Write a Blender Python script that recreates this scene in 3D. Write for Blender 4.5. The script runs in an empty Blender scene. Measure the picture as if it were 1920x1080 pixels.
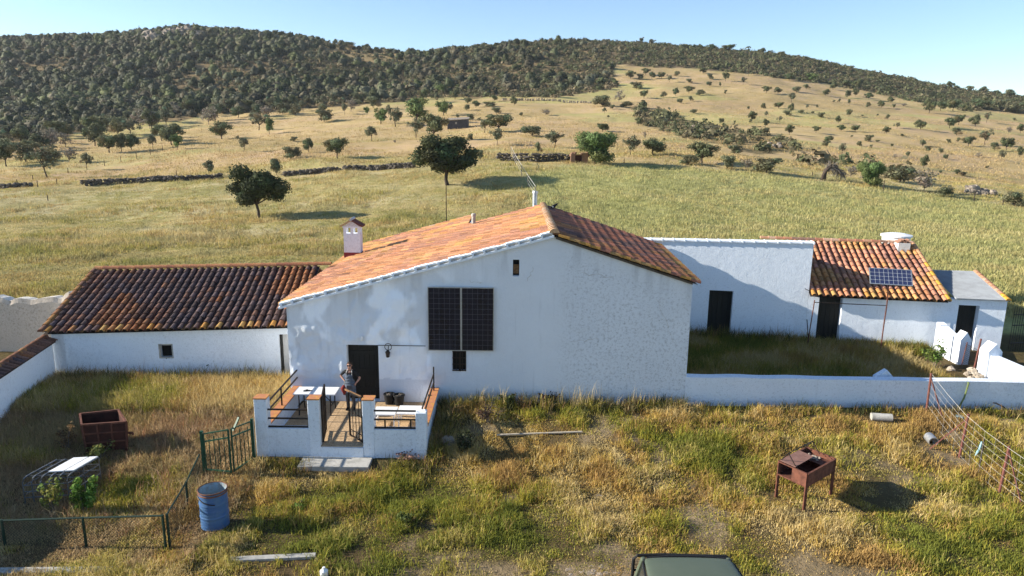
import bpy, math, random
import numpy as np
from mathutils import Vector, Matrix
random.seed(7); rng = np.random.default_rng(7)
R = math.radians
scene = bpy.context.scene
COL = scene.collection

# ------------------------------------------------------------------ camera model
F_PX, PITCH, ROLL, EYE = 1331.0, R(12.3), R(0.7), 8.6
FW = Vector((0, math.cos(PITCH), -math.sin(PITCH)))
R0 = Vector((1, 0, 0)); U0 = Vector((0, math.sin(PITCH), math.cos(PITCH)))
RT = math.cos(ROLL)*R0 + math.sin(ROLL)*U0
UP = -math.sin(ROLL)*R0 + math.cos(ROLL)*U0
CAM = Vector((0, 0, EYE))
cd = bpy.data.cameras.new('camera'); cam = bpy.data.objects.new('camera', cd); COL.objects.link(cam)
cd.sensor_width = 36; cd.lens = F_PX/1920*36; cd.clip_end = 8000; cd.clip_start = 0.1
cam.matrix_world = Matrix(((RT.x, UP.x, -FW.x, 0), (RT.y, UP.y, -FW.y, 0), (RT.z, UP.z, -FW.z, EYE), (0, 0, 0, 1)))
scene.camera = cam

def ray(px, py):
    return FW + RT*((px-960)/F_PX) + UP*((540-py)/F_PX)
def at(px, py, Y):
    d = ray(px, py); return CAM + d*(Y/d.y)
def atz(px, py, z):
    d = ray(px, py); return CAM + d*((z-EYE)/d.z)
def onplane(px, py, p0, n):
    d = ray(px, py); return CAM + d*((Vector(p0)-CAM).dot(n)/d.dot(n))
def proj(X, Y, Z):
    Zr = Z-EYE
    zc = Y*FW.y + Zr*FW.z
    x = X*RT.x + Y*RT.y + Zr*RT.z; y = X*UP.x + Y*UP.y + Zr*UP.z
    zc = np.maximum(zc, 0.05)
    return 960+F_PX*x/zc, 540-F_PX*y/zc

# ------------------------------------------------------------------ noise + terrain
def vnoise(x, y, seed=0):
    x = np.asarray(x, float); y = np.asarray(y, float)
    xi = np.floor(x); yi = np.floor(y); xf = x-xi; yf = y-yi
    u = xf*xf*(3-2*xf); v = yf*yf*(3-2*yf)
    def h(a, b):
        n = np.sin(a*127.1+b*311.7+seed*74.7)*43758.5453
        return n-np.floor(n)
    return (h(xi, yi)*(1-u)+h(xi+1, yi)*u)*(1-v)+(h(xi, yi+1)*(1-u)+h(xi+1, yi+1)*u)*v
def fbm(x, y, seed=0, o=4):
    s = 0; a = 0.5
    for i in range(o):
        s = s+a*vnoise(x*2**i, y*2**i, seed+i*13); a *= .5
    return s/(1-.5**o)

CX = [-420, -200, 0, 240, 480, 720, 960, 1200, 1440, 1680, 1920, 2150, 2400]
RIDGE_X = [-420, -200, 0, 100, 200, 280, 340, 400, 500, 600, 700, 750, 800, 860, 900, 980, 1042, 1100, 1200, 1300, 1400, 1500, 1600, 1700, 1800, 1920, 2150, 2400]
RIDGE_Y = [95, 86, 79, 77, 74, 64, 58, 63, 70, 80, 97, 102, 106, 97, 92, 85, 83, 83, 84, 91, 99, 110, 131, 151, 171, 184, 215, 240]
rid = [float(np.interp(x, RIDGE_X, RIDGE_Y)) for x in CX]
ROWS = {
 36: [548, 548, 547, 545, 541, 541, 543, 543, 545, 548, 552, 560, 566],
 50: [466, 466, 465, 462, 460, 458, 456, 456, 459, 466, 474, 484, 494],
 65: [414, 414, 412, 411, 405, 394, 383, 382, 391, 405, 421, 432, 442],
 80: [366, 366, 364, 362, 355, 338, 324, 325, 339, 357, 378, 390, 400],
 110: [322, 320, 318, 312, 300, 288, 275, 278, 290, 310, 331, 345, 356],
 150: [282, 280, 277, 270, 262, 250, 243, 245, 252, 268, 286, 300, 312],
 220: [232, 228, 225, 222, 215, 205, 200, 200, 205, 222, 240, 256, 270],
 300: [172, 166, 160, 150, 150, 160, 150, 150, 155, 185, 208, 230, 250],
 400: rid,
 520: [r+22 for r in rid], 900: [r+115 for r in rid], 2600: [240]*13}
YL = np.array(sorted(ROWS)); 
_S = []; _Z = []
for Yv in YL:
    pts = [at(x, y, Yv) for x, y in zip(CX if Yv != 400 else RIDGE_X, ROWS[Yv] if Yv != 400 else RIDGE_Y)]
    _S.append(np.array([p.x/Yv for p in pts])); _Z.append(np.array([p.z for p in pts]))
def hill(X, Y):
    Yc = np.clip(Y, YL[0], YL[-1]); s = X/np.maximum(Yc, 1)
    zs = np.stack([np.interp(s, a, b) for a, b in zip(_S, _Z)])          # levels x n
    k = np.clip(np.searchsorted(YL, Yc, side='right')-1, 0, len(YL)-2)
    idx = np.arange(len(Yc))
    d = np.zeros_like(zs)
    sl = (zs[1:]-zs[:-1])/(YL[1:]-YL[:-1])[:, None]
    w1 = (YL[1:]-YL[:-1])[:, None]
    d[1:-1] = (sl[:-1]*w1[1:]+sl[1:]*w1[:-1])/(w1[1:]+w1[:-1]); d[0] = sl[0]; d[-1] = sl[-1]
    h = (YL[k+1]-YL[k]); t = (Yc-YL[k])/h
    z0 = zs[k, idx]; z1 = zs[k+1, idx]; d0 = d[k, idx]*h; d1 = d[k+1, idx]*h
    return (2*t**3-3*t**2+1)*z0+(t**3-2*t**2+t)*d0+(-2*t**3+3*t**2)*z1+(t**3-t**2)*d1
def smooth(a, b, x):
    t = np.clip((x-a)/(b-a), 0, 1); return t*t*(3-2*t)
def hz(X, Y):
    X = np.atleast_1d(np.asarray(X, float)); Y = np.atleast_1d(np.asarray(Y, float))
    near = -0.5+0.5*smooth(16.5, 21.4, Y)
    near = near+0.16*(fbm(X*.35, Y*.35, 3, 3)-.5)*(1-smooth(20, 21.5, Y)*(1-smooth(33, 40, Y)))
    far = hill(X, Y)+(fbm(X*.07+9, Y*.07, 5, 4)-.5)*np.clip((Y-40)*.03, 0, 1.6)+.22*(fbm(X*.6, Y*.35, 8, 2)-.5)*smooth(34, 40, Y)
    w = smooth(30, 38, Y)
    return near*(1-w)+far*w
def hz1(x, y): return float(hz(x, y)[0])
_YS = np.concatenate([np.linspace(6, 40, 900), np.geomspace(40.1, 2500, 1800)])
def ground(px, py):
    d = ray(px, py); Xs = d.x/d.y*_YS; Zs = EYE+d.z/d.y*_YS
    g = hz(Xs, _YS); k = np.argmax(Zs <= g)
    if k == 0: k = int(np.argmin(np.abs(_YS-400)))
    a = Zs[k-1]-g[k-1]; b = Zs[k]-g[k]; t = a/(a-b) if a != b else 0
    Y = _YS[k-1]+(_YS[k]-_YS[k-1])*min(max(t, 0), 1); X = d.x/d.y*Y
    return Vector((X, Y, hz1(X, Y)))

# ------------------------------------------------------------------ materials
def mat(name): 
    m = bpy.data.materials.new(name); m.use_nodes = True
    nt = m.node_tree; b = nt.nodes['Principled BSDF']; b.inputs['Roughness'].default_value = .85
    b.inputs['Specular IOR Level'].default_value = .25
    return m, nt, b
def nd(nt, t, **k):
    n = nt.nodes.new(t)
    for a, v in k.items():
        if a in n.inputs: n.inputs[a].default_value = v
        else: setattr(n, a, v)
    return n
def noise(nt, scale, detail=4, rough=.55, vec=None, dist=0):
    n = nd(nt, 'ShaderNodeTexNoise'); n.inputs['Scale'].default_value = scale
    n.inputs['Detail'].default_value = detail; n.inputs['Roughness'].default_value = rough; n.inputs['Distortion'].default_value = dist
    if vec is None:
        g = nd(nt, 'ShaderNodeNewGeometry'); vec = g.outputs['Position']
    nt.links.new(vec, n.inputs['Vector']); return n.outputs['Fac']
def ramp(nt, fac, stops):
    r = nd(nt, 'ShaderNodeValToRGB'); e = r.color_ramp.elements
    while len(e) < len(stops): e.new(.5)
    for i, (p, c) in enumerate(stops):
        e[i].position = p; e[i].color = (*(c if hasattr(c, '__len__') else (c, c, c)), 1)
    nt.links.new(fac, r.inputs['Fac']); return r.outputs['Color']
def mix(nt, fac, a, b, mode='MIX'):
    n = nd(nt, 'ShaderNodeMix', data_type='RGBA', blend_type=mode)
    for s, v in ((0, fac), (6, a), (7, b)):
        if isinstance(v, (int, float)): n.inputs[s].default_value = v
        elif isinstance(v, tuple): n.inputs[s].default_value = (*v, 1)
        else: nt.links.new(v, n.inputs[s])
    return n.outputs[2]
def bump(nt, b, h, strength=.4, dist=.02):
    n = nd(nt, 'ShaderNodeBump'); n.inputs['Strength'].default_value = strength; n.inputs['Distance'].default_value = dist
    nt.links.new(h, n.inputs['Height']); nt.links.new(n.outputs['Normal'], b.inputs['Normal'])
def simple(name, c, rough=.8, metal=0, var=.25, scale=9, c2=None, thr=(.4, .7), bmp=.15, spec=.25):
    m, nt, b = mat(name); b.inputs['Roughness'].default_value = rough; b.inputs['Metallic'].default_value = metal
    b.inputs['Specular IOR Level'].default_value = spec
    c2 = c2 or tuple(x*(1-var) for x in c)
    f = noise(nt, scale, 6, .65)
    nt.links.new(ramp(nt, f, [(thr[0], c), (thr[1], c2)]), b.inputs['Base Color'])
    if bmp: bump(nt, b, noise(nt, scale*5, 4), bmp, .01)
    return m
def attr(nt, n): 
    a = nd(nt, 'ShaderNodeAttribute'); a.attribute_name = n; return a
def plaster(name, base=(.84, .885, .945), stain=(.40, .42, .46), amount=.5, tint=False, relief=.5):
    m, nt, b = mat(name); b.inputs['Roughness'].default_value = .92; b.inputs['Specular IOR Level'].default_value = .12
    big = noise(nt, .9, 5, .6); fine = noise(nt, 10, 9, .72); sp = noise(nt, 16, 6, .75)
    c = mix(nt, ramp(nt, big, [(.35, 0), (.75, .45)]), base, tuple(x*.86 for x in base))
    m1 = ramp(nt, fine, [(.505, 0), (.63, 1)])
    if tint:
        a = attr(nt, 'stain'); m1 = mix(nt, 1, m1, a.outputs['Color'], 'MULTIPLY')
    if not tint: m1 = mix(nt, 1, m1, ramp(nt, noise(nt, .55, 3), [(.42, .15), (.62, 1)]), 'MULTIPLY')
    c = mix(nt, mix(nt, 1, m1, (amount,)*3, 'MULTIPLY'), c, stain)
    m2 = ramp(nt, sp, [(.56, 0), (.65, 1)])
    if tint:
        m2 = mix(nt, 1, m2, attr(nt, 'stain').outputs['Color'], 'MULTIPLY')
    c = mix(nt, mix(nt, 1, m2, (amount*.9,)*3, 'MULTIPLY'), c, tuple(x*.5 for x in stain))
    # rain streaks stretched down the wall
    g = nd(nt, 'ShaderNodeNewGeometry'); mp = nd(nt, 'ShaderNodeMapping'); mp.inputs['Scale'].default_value = (5, 5, .35)
    nt.links.new(g.outputs['Position'], mp.inputs['Vector'])
    st = noise(nt, 1.0, 5, .6, mp.outputs['Vector'])
    c = mix(nt, mix(nt, 1, ramp(nt, st, [(.58, 0), (.75, .5)]), (amount,)*3, 'MULTIPLY'), c, stain)
    # grime at the foot
    sx = nd(nt, 'ShaderNodeSeparateXYZ'); nt.links.new(g.outputs['Position'], sx.inputs[0])
    if tint:
        c = mix(nt, 1, c, attr(nt, 'paint').outputs['Color'], 'MULTIPLY')
    nt.links.new(c, b.inputs['Base Color'])
    hh = mix(nt, .45, noise(nt, 3.2, 4, .6), noise(nt, 22, 6, .6))
    bump(nt, b, hh, relief, .05)
    return m
def vcol(name, rough=.9, scale=30, amt=.35, trans=0, bmp=0):
    m, nt, b = mat(name); b.inputs['Roughness'].default_value = rough; b.inputs['Specular IOR Level'].default_value = .15
    a = attr(nt, 'col'); f = noise(nt, scale, 5, .65)
    c = mix(nt, 1, a.outputs['Color'], ramp(nt, f, [(.3, 1-amt), (.7, 1+amt*.5)]), 'MULTIPLY') if amt else a.outputs['Color']
    nt.links.new(c, b.inputs['Base Color'])
    if bmp: bump(nt, b, f, bmp, .01)
    if trans:
        t = nd(nt, 'ShaderNodeBsdfTranslucent'); nt.links.new(c, t.inputs['Color'])
        ms = nd(nt, 'ShaderNodeMixShader'); ms.inputs[0].default_value = trans
        nt.links.new(b.outputs[0], ms.inputs[1]); nt.links.new(t.outputs[0], ms.inputs[2])
        nt.links.new(ms.outputs[0], nt.nodes['Material Output'].inputs['Surface'])
    return m
M = {}
M['plaster'] = plaster('whitewash_house', tint=True, amount=.50, stain=(.36, .37, .40))
M['plaster2'] = plaster('whitewash', amount=.28)
M['plaster_old'] = plaster('whitewash_weathered', base=(.76, .805, .865), amount=.42, relief=.8)
M['adobe_top'] = plaster('adobe_sunlit_top', base=(.68, .64, .57), stain=(.4, .36, .3), amount=.4, relief=1)  # cream tone paints sunlight onto the earth wall's top
M['adobe'] = plaster('bare_adobe', base=(.50, .43, .36), stain=(.2, .16, .12), amount=.5, relief=1)
M['tile'] = vcol('clay_tile', .9, 26, .5, bmp=.3)
M['mortar'] = simple('mortar', (.5, .47, .42), c2=(.3, .28, .25))
M['dark'] = simple('dark_interior', (.012, .011, .010), bmp=0)
M['door_dark'] = simple('dark_door_paint', (.018, .017, .014), .6, scale=14, bmp=.1)
M['wood'] = simple('weathered_wood', (.26, .14, .06), c2=(.12, .06, .03), scale=14)
M['iron'] = simple('black_iron', (.02, .018, .016), .55, .3, c2=(.06, .035, .02), scale=18)
M['rust'] = simple('rusty_steel', (.17, .066, .042), .85, .1, c2=(.075, .032, .022), scale=7, bmp=.25)
M['rust_dark'] = simple('rusty_dark_steel', (.075, .026, .018), .85, .1, c2=(.035, .014, .011), scale=6, bmp=.25)
M['redpaint'] = simple('faded_red_paint', (.19, .07, .055), .8, c2=(.10, .045, .035), scale=12)
M['green_paint'] = simple('green_paint', (.018, .085, .045), .5, c2=(.03, .05, .03), scale=14)
M['blue'] = simple('blue_drum_paint', (.045, .12, .29), .5, c2=(.07, .15, .26), scale=5, spec=.4)
M['drum_in'] = simple('drum_inside', (.30, .42, .50), .7, c2=(.22, .16, .10), scale=6)
M['rim_rust'] = simple('drum_rim_rust', (.20, .085, .04), .85, c2=(.09, .05, .05), scale=16)
M['white'] = simple('white_plastic', (.80, .80, .80), .45, c2=(.72, .72, .71), bmp=0)
M['steel'] = simple('galvanised_steel', (.50, .51, .52), .45, .7, c2=(.34, .35, .36), scale=10)
M['cell'] = simple('solar_cell', (.008, .010, .022), .22, c2=(.006, .007, .014), scale=2, bmp=0, spec=.4)
M['cell_blue'] = simple('old_solar_cell', (.025, .035, .10), .3, c2=(.04, .05, .11), scale=3, bmp=0, spec=.4)
M['grid'] = simple('cell_grid_silver', (.10, .10, .13), .5, bmp=0)
M['grid_white'] = simple('cell_grid_white', (.42, .44, .50), .5, bmp=0)
M['floor_tile'] = simple('terrace_floor_tile', (.50, .36, .21), .6, c2=(.42, .29, .17), scale=5)
M['terracotta'] = simple('terracotta', (.46, .19, .09), .85, c2=(.55, .28, .05), scale=9, thr=(.5, .65))
M['concrete'] = simple('concrete', (.45, .43, .39), .9, c2=(.27, .26, .23), scale=5, bmp=.4)
M['stone'] = simple('field_stone', (.30, .25, .20), .95, c2=(.12, .10, .085), scale=2.2, bmp=.7)
M['stone_dark'] = simple('dark_field_stone', (.13, .11, .09), .95, c2=(.05, .043, .036), scale=3, bmp=.7)
M['pale_rock'] = simple('pale_rock', (.42, .36, .29), .95, c2=(.22, .18, .14), scale=4, bmp=.7)
M['bark'] = simple('bark', (.075, .055, .042), .95, c2=(.035, .027, .022), scale=9, bmp=.6)
M['grey_bark'] = simple('bleached_bark', (.22, .19, .16), .95, c2=(.12, .10, .09), scale=9, bmp=.5)
M['leaf'] = vcol('leaves', .75, 6, .25, trans=.25)
M['grass'] = vcol('grass_blades', .85, 3, .15, trans=.3)
M['car'] = simple('olive_car_paint', (.082, .103, .070), .5, c2=(.098, .118, .082), scale=1.5, bmp=0, spec=.45)
M['black_plastic'] = simple('black_plastic', (.016, .016, .017), .6, bmp=0)
M['rubber'] = simple('tyre_rubber', (.02, .02, .02), .9, bmp=.1)
M['skin'] = simple('skin', (.50, .27, .19), .55, c2=(.46, .23, .16), scale=12, bmp=0)
M['black_cloth'] = simple('black_cotton', (.018, .018, .020), .95)
M['apron'] = simple('grey_blue_apron', (.085, .105, .14), .95, c2=(.12, .14, .17), scale=14)
M['trousers'] = simple('grey_trousers', (.10, .095, .10), .95)
M['hair'] = simple('brown_hair', (.06, .032, .02), .8)
M['red_cloth'] = simple('dark_red_cloth', (.20, .025, .02), .9)
M['straps'] = simple('apron_straps', (.5, .48, .45), .9)
M['zinc'] = simple('zinc_sheet', (.50, .53, .56), .4, .45, c2=(.40, .42, .45), scale=3, bmp=.05)
M['windscreen'] = simple('windscreen_glass', (.02, .025, .025), .1, bmp=0, spec=.5)
M['green_hose'] = simple('green_hose', (.16, .20, .07), .7)
M['blue_cloth'] = simple('pale_blue_cloth', (.28, .45, .50), .9)

# ------------------------------------------------------------------ mesh builder
BASE = {}
class MB:
    def __init__(s): s.v = []; s.f = []; s.c = []; s.m = []
    def add(s, vs, fs, col=None, m=0):
        o = len(s.v); s.v += [tuple(v) for v in vs]
        for f in fs: s.f.append(tuple(i+o for i in f)); s.c.append(col or (1, 1, 1)); s.m.append(m)
    def frame(s, c, a, b, d, col=None, m=0):                      # parallelepiped: centre + half axes
        c, a, b, d = map(Vector, (c, a, b, d))
        vs = [c+a*i+b*j+d*k for i in (-1, 1) for j in (-1, 1) for k in (-1, 1)]
        s.add(vs, [(0, 1, 3, 2), (4, 6, 7, 5), (0, 4, 5, 1), (2, 3, 7, 6), (0, 2, 6, 4), (1, 5, 7, 3)], col, m)
    def box(s, x0, x1, y0, y1, z0, z1, col=None, m=0):
        s.frame(((x0+x1)/2, (y0+y1)/2, (z0+z1)/2), ((x1-x0)/2, 0, 0), (0, (y1-y0)/2, 0), (0, 0, (z1-z0)/2), col, m)
    def bar(s, p, q, w=.03, h=None, col=None, up=(0, 0, 1), m=0):
        p, q = Vector(p), Vector(q); d = q-p
        if d.length < 1e-6: return
        u = Vector(up)
        if abs(d.normalized().dot(u)) > .98: u = Vector((0, 1, 0))
        a = d.cross(u).normalized(); b = a.cross(d).normalized()
        s.frame((p+q)/2, d/2, a*(w/2), b*((h or w)/2), col, m)
    def tube(s, pts, r, n=7, col=None, m=0, cap=True):
        pts = [Vector(p) for p in pts]; rs = r if hasattr(r, '__len__') else [r]*len(pts)
        vs = []; fs = []
        for i, p in enumerate(pts):
            d = (pts[min(i+1, len(pts)-1)]-pts[max(i-1, 0)]).normalized()
            u = Vector((0, 0, 1)) if abs(d.z) < .95 else Vector((0, 1, 0))
            a = d.cross(u).normalized(); b = d.cross(a).normalized()
            vs += [p+(a*math.cos(2*math.pi*k/n)+b*math.sin(2*math.pi*k/n))*rs[i] for k in range(n)]
            if i:
                o = (i-1)*n
                fs += [(o+k, o+(k+1) % n, o+n+(k+1) % n, o+n+k) for k in range(n)]
        if cap:
            fs.append(tuple(range(n))[::-1]); fs.append(tuple(range((len(pts)-1)*n, len(pts)*n)))
        s.add(vs, fs, col, m)
    def lathe(s, prof, c=(0, 0, 0), n=28, col=None, m=0, jag=0):
        c = Vector(c); vs = []; fs = []
        for r, z in prof:
            vs += [c+Vector((r*math.cos(2*math.pi*k/n), r*math.sin(2*math.pi*k/n), z)) for k in range(n)]
        for i in range(len(prof)-1):
            fs += [(i*n+k, i*n+(k+1) % n, (i+1)*n+(k+1) % n, (i+1)*n+k) for k in range(n)]
        s.add(vs, fs, col, m)
    def prism(s, poly, vec, col=None, m=0):
        vec = Vector(vec); a = [Vector(p) for p in poly]; n = len(a)
        s.add(a+[p+vec for p in a], [tuple(range(n))[::-1], tuple(range(n, 2*n))]+[(k, (k+1) % n, n+(k+1) % n, n+k) for k in range(n)], col, m)
    def build(s, name, mats, parent=None, loc=None, smooth=False, bevel=0):
        me = bpy.data.meshes.new(name)
        b = BASE.get(parent) if parent else (Vector(loc) if loc is not None else Vector((0, 0, 0)))
        if b is None: b = Vector((0, 0, 0))
        me.from_pydata([tuple(Vector(v)-b) for v in s.v], [], s.f)
        mats = mats if isinstance(mats, (list, tuple)) else [mats]
        for m_ in mats: me.materials.append(M[m_] if isinstance(m_, str) else m_)
        me.polygons.foreach_set('material_index', s.m)
        if smooth: me.polygons.foreach_set('use_smooth', [True]*len(s.f))
        ca = me.color_attributes.new('col', 'FLOAT_COLOR', 'CORNER')
        arr = np.ones((len(me.loops), 4), np.float32)
        tot = np.empty(len(s.f), np.int32); me.polygons.foreach_get('loop_total', tot)
        arr[:, :3] = np.repeat(np.array(s.c, np.float32).reshape(-1, 3), tot, axis=0)
        ca.data.foreach_set('color', arr.ravel())
        o = bpy.data.objects.new(name, me); COL.objects.link(o)
        if parent: o.parent = parent; BASE[o] = BASE.get(parent, Vector((0, 0, 0)))
        else: o.location = b; BASE[o] = b
        if bevel:
            bm_ = o.modifiers.new('bevel', 'BEVEL'); bm_.width = bevel; bm_.segments = 2; bm_.limit_method = 'ANGLE'
        return o
def tag(o, label=None, cat=None, group=None, kind=None):
    if label: o['label'] = label
    if cat: o['category'] = cat
    if group: o['group'] = group
    if kind: o['kind'] = kind
    return o
def thing(name, loc, label, cat, group=None):
    o = bpy.data.objects.new(name, None); COL.objects.link(o); o.location = loc; BASE[o] = Vector(loc)
    o.empty_display_size = .2
    return tag(o, label, cat, group)
def np_mesh(name, V, Fq, Ft, C, material, parent=None):
    """mesh from numpy arrays: quads Fq, tris Ft, vertex colours C"""
    me = bpy.data.meshes.new(name); nq = len(Fq); ntr = len(Ft)
    me.vertices.add(len(V)); me.vertices.foreach_set('co', np.asarray(V, np.float32).ravel())
    lv = np.concatenate([np.asarray(Fq, np.int32).ravel(), np.asarray(Ft, np.int32).ravel()])
    me.loops.add(len(lv)); me.loops.foreach_set('vertex_index', lv)
    me.polygons.add(nq+ntr)
    st = np.concatenate([np.arange(nq)*4, nq*4+np.arange(ntr)*3]).astype(np.int32)
    me.polygons.foreach_set('loop_start', st)
    me.update(calc_edges=True)
    ca = me.color_attributes.new('col', 'FLOAT_COLOR', 'POINT')
    arr = np.ones((len(V), 4), np.float32); arr[:, :3] = C
    ca.data.foreach_set('color', arr.ravel())
    me.materials.append(material)
    return me
def link(name, me, parent=None):
    o = bpy.data.objects.new(name, me); COL.objects.link(o)
    if parent: o.parent = parent
    return o

# ------------------------------------------------------------------ barrel-tile roofs
def tile_palette(kind):
    r = random.random()
    if kind == 'dark':
        return random.choice([(.085, .062, .062), (.12, .07, .058), (.15, .075, .05), (.19, .085, .045), (.10, .085, .085)]) if r < .86 else random.choice([(.27, .12, .045), (.26, .14, .055), (.22, .10, .05)])
    if kind == 'orange':
        return random.choice([(.58, .25, .12), (.64, .31, .16), (.55, .22, .13), (.66, .34, .18), (.46, .20, .12), (.66, .36, .12)]) if r < .9 else random.choice([(.30, .17, .12), (.55, .36, .26), (.58, .36, .08)])
    if kind == 'mossy':
        return random.choice([(.36, .15, .09), (.42, .19, .11), (.28, .12, .08), (.34, .19, .13)]) if r < .8 else random.choice([(.14, .10, .08), (.40, .24, .05), (.26, .22, .16)])
    return random.choice([(.50, .24, .14), (.56, .30, .18), (.44, .20, .12), (.60, .38, .26)]) if r < .8 else random.choice([(.50, .28, .07), (.54, .32, .10), (.30, .18, .13)])
TILE = {'dark': ((.175, .092, .066), (.115, .080, .078), (.30, .125, .05)), 'orange': ((.65, .31, .15), (.50, .245, .155), (.66, .37, .12)),
        'mossy': ((.42, .165, .10), (.20, .115, .095), (.42, .19, .075)), 'red': ((.54, .25, .15), (.36, .175, .125), (.52, .27, .09))}
def tile_col(kind, a, s, sd):
    m, d, l = TILE[kind]; n1 = float(fbm(np.array([a*.55+sd]), np.array([s*.40]), 3, 3)[0]); n2 = float(fbm(np.array([a*.9+sd]), np.array([s*.7+40]), 8, 3)[0])
    t = min(max((n1-.40)/.22+random.gauss(0, .55), 0), 1); c = [x*(1-t)+y*t for x, y in zip(m, d)]
    k = min(max((n2-.54)/.12+random.gauss(-.05, .35), 0), 1)*.75; c = [x*(1-k)+y*k for x, y in zip(c, l)]
    f = random.gauss(1, .18); h = random.gauss(0, .05); return (max(c[0]*f*(1+h), .01), max(c[1]*f, .01), max(c[2]*f*(1-h), .01))
def tiles(mb, O, A, La, S, Ls, kind, pitch=.25, step=.34, wob=.004, edge_lichen=0, sag=0, Ls2=None):
    sd_ = random.uniform(0, 90)
    O = Vector(O); A = Vector(A).normalized(); S = Vector(S).normalized(); N = A.cross(S).normalized()
    if N.z < 0: N = -N
    nc = max(1, round(La/pitch)); pitch = La/nc; nr = max(1, round(Ls/step)); step = Ls/nr
    def P(a, s, n): 
        dip = -sag*math.sin(math.pi*min(max(a/La, 0), 1))*math.sin(math.pi*min(max(s/Ls, 0), 1))
        if Ls2: s = s*(1+(Ls2/Ls-1)*min(max(a/La, 0), 1))
        return O+A*a+S*s+N*(n+dip)
    mb.add([P(0, 0, -.03), P(La, 0, -.03), P(La, Ls, -.03), P(0, Ls, -.03)], [(0, 1, 2, 3)], (.05, .04, .035))
    K = 6
    for c in range(nc):
        drift = random.gauss(0, wob)
        for r in range(nr):
            for cov in (0, 1):
                if cov == 0 and c == nc: continue
                a0 = (c+(.5 if cov else 1.0))*pitch+random.gauss(0, wob)+drift; s0 = r*step-(.04 if r == 0 else .02)+random.gauss(0, .008)
                s1 = s0+step+.07
                if r == nr-1: s1 = min(s1, Ls+.02)
                r0 = pitch*(.36 if cov else .30); r1 = pitch*(.30 if cov else .27)
                base = .035 if cov else .055; lift = .026
                col = tile_col(kind, a0, s0, sd_)
                if r == 0 and edge_lichen and random.random() < edge_lichen: col = random.choice([(.44, .22, .06), (.40, .19, .08), (.46, .28, .1)])
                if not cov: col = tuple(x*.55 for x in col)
                vs = []
                tw = random.gauss(0, .006)
                for (s_, rr, l_) in ((s0, r0, lift), (s1, r1, 0)):
                    for k in range(K+1):
                        th = math.pi*k/K
                        h = base+math.sin(th)*rr*(.95 if cov else -.55)+l_
                        vs.append(P(a0+math.cos(th)*rr+(tw if l_ else -tw), s_, h))
                if cov:       # give the lower lip a thickness
                    for k in range(K+1):
                        th = math.pi*k/K
                        vs.append(P(a0+math.cos(th)*(r0-.016), s0+.004, base+lift-.004+math.sin(th)*(r0-.016)*.95))
                fs = [(k, k+1, K+1+k+1, K+1+k) for k in range(K)]
                if cov: fs += [(k, 2*K+2+k, 2*K+2+k+1, k+1) for k in range(K)]
                mb.add(vs, fs, col)
                if cov and r == 0:    # mortar plug set back in the eave tile
                    vs = [P(a0+math.cos(math.pi*k/K)*(r0-.01), s0+.09, base+math.sin(math.pi*k/K)*(r0-.01)*.95) for k in range(K+1)]
                    mb.add(vs, [tuple(range(K+1))], (.16, .13, .11))
def ridge_tiles(mb, p, q, kind, r=.12, step=.36, col=None):
    p, q = Vector(p), Vector(q); d = (q-p); n = max(1, round(d.length/step)); d.normalize(); st = (q-p).length/n
    a = d.cross(Vector((0, 0, 1))).normalized(); up = a.cross(d).normalized()
    for i in range(n):
        c = col(i) if callable(col) else (col or tile_palette(kind)); vs = []
        for s_, rr, l_ in ((i*st-.03, r*1.06, .015), ((i+1)*st, r*.94, 0)):
            for k in range(9):
                th = math.pi*k/8
                vs.append(p+d*s_+a*(math.cos(th)*rr)+up*(math.sin(th)*rr*.85+l_-.02))
        mb.add(vs, [(k, k+1, 9+k+1, 9+k) for k in range(8)]+[tuple(range(9))], c)
# ------------------------------------------------------------------ light and sky
SUN_EL, SUN_AZ = R(22.5), R(1.0)           # elevation; degrees behind the house front, sun stands to the left
to_sun = Vector((-math.cos(SUN_AZ)*math.cos(SUN_EL), math.sin(SUN_AZ)*math.cos(SUN_EL), math.sin(SUN_EL)))
ld = bpy.data.lights.new('sun', 'SUN'); ld.energy = 5.0; ld.angle = R(.5); ld.color = (1, .93, .80)
lo = bpy.data.objects.new('sun', ld); COL.objects.link(lo); lo.location = (-60, 4, 40)
lo.rotation_euler = (-to_sun).to_track_quat('-Z', 'Y').to_euler()
w = bpy.data.worlds.new('World'); scene.world = w; w.use_nodes = True
bg = w.node_tree.nodes['Background']; sk = w.node_tree.nodes.new('ShaderNodeTexSky')
sk.sky_type = 'NISHITA'; sk.sun_disc = False; sk.sun_elevation = SUN_EL; sk.sun_rotation = math.atan2(to_sun.x, to_sun.y)
sk.altitude = 1200; sk.air_density = 1.0; sk.dust_density = .1; sk.ozone_density = 2.8
w.node_tree.links.new(sk.outputs[0], bg.inputs[0]); bg.inputs[1].default_value = .094
scene.view_settings.view_transform = 'Standard'; scene.view_settings.look = 'None'
scene.view_settings.exposure = 1.15; scene.view_settings.gamma = 1

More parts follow.
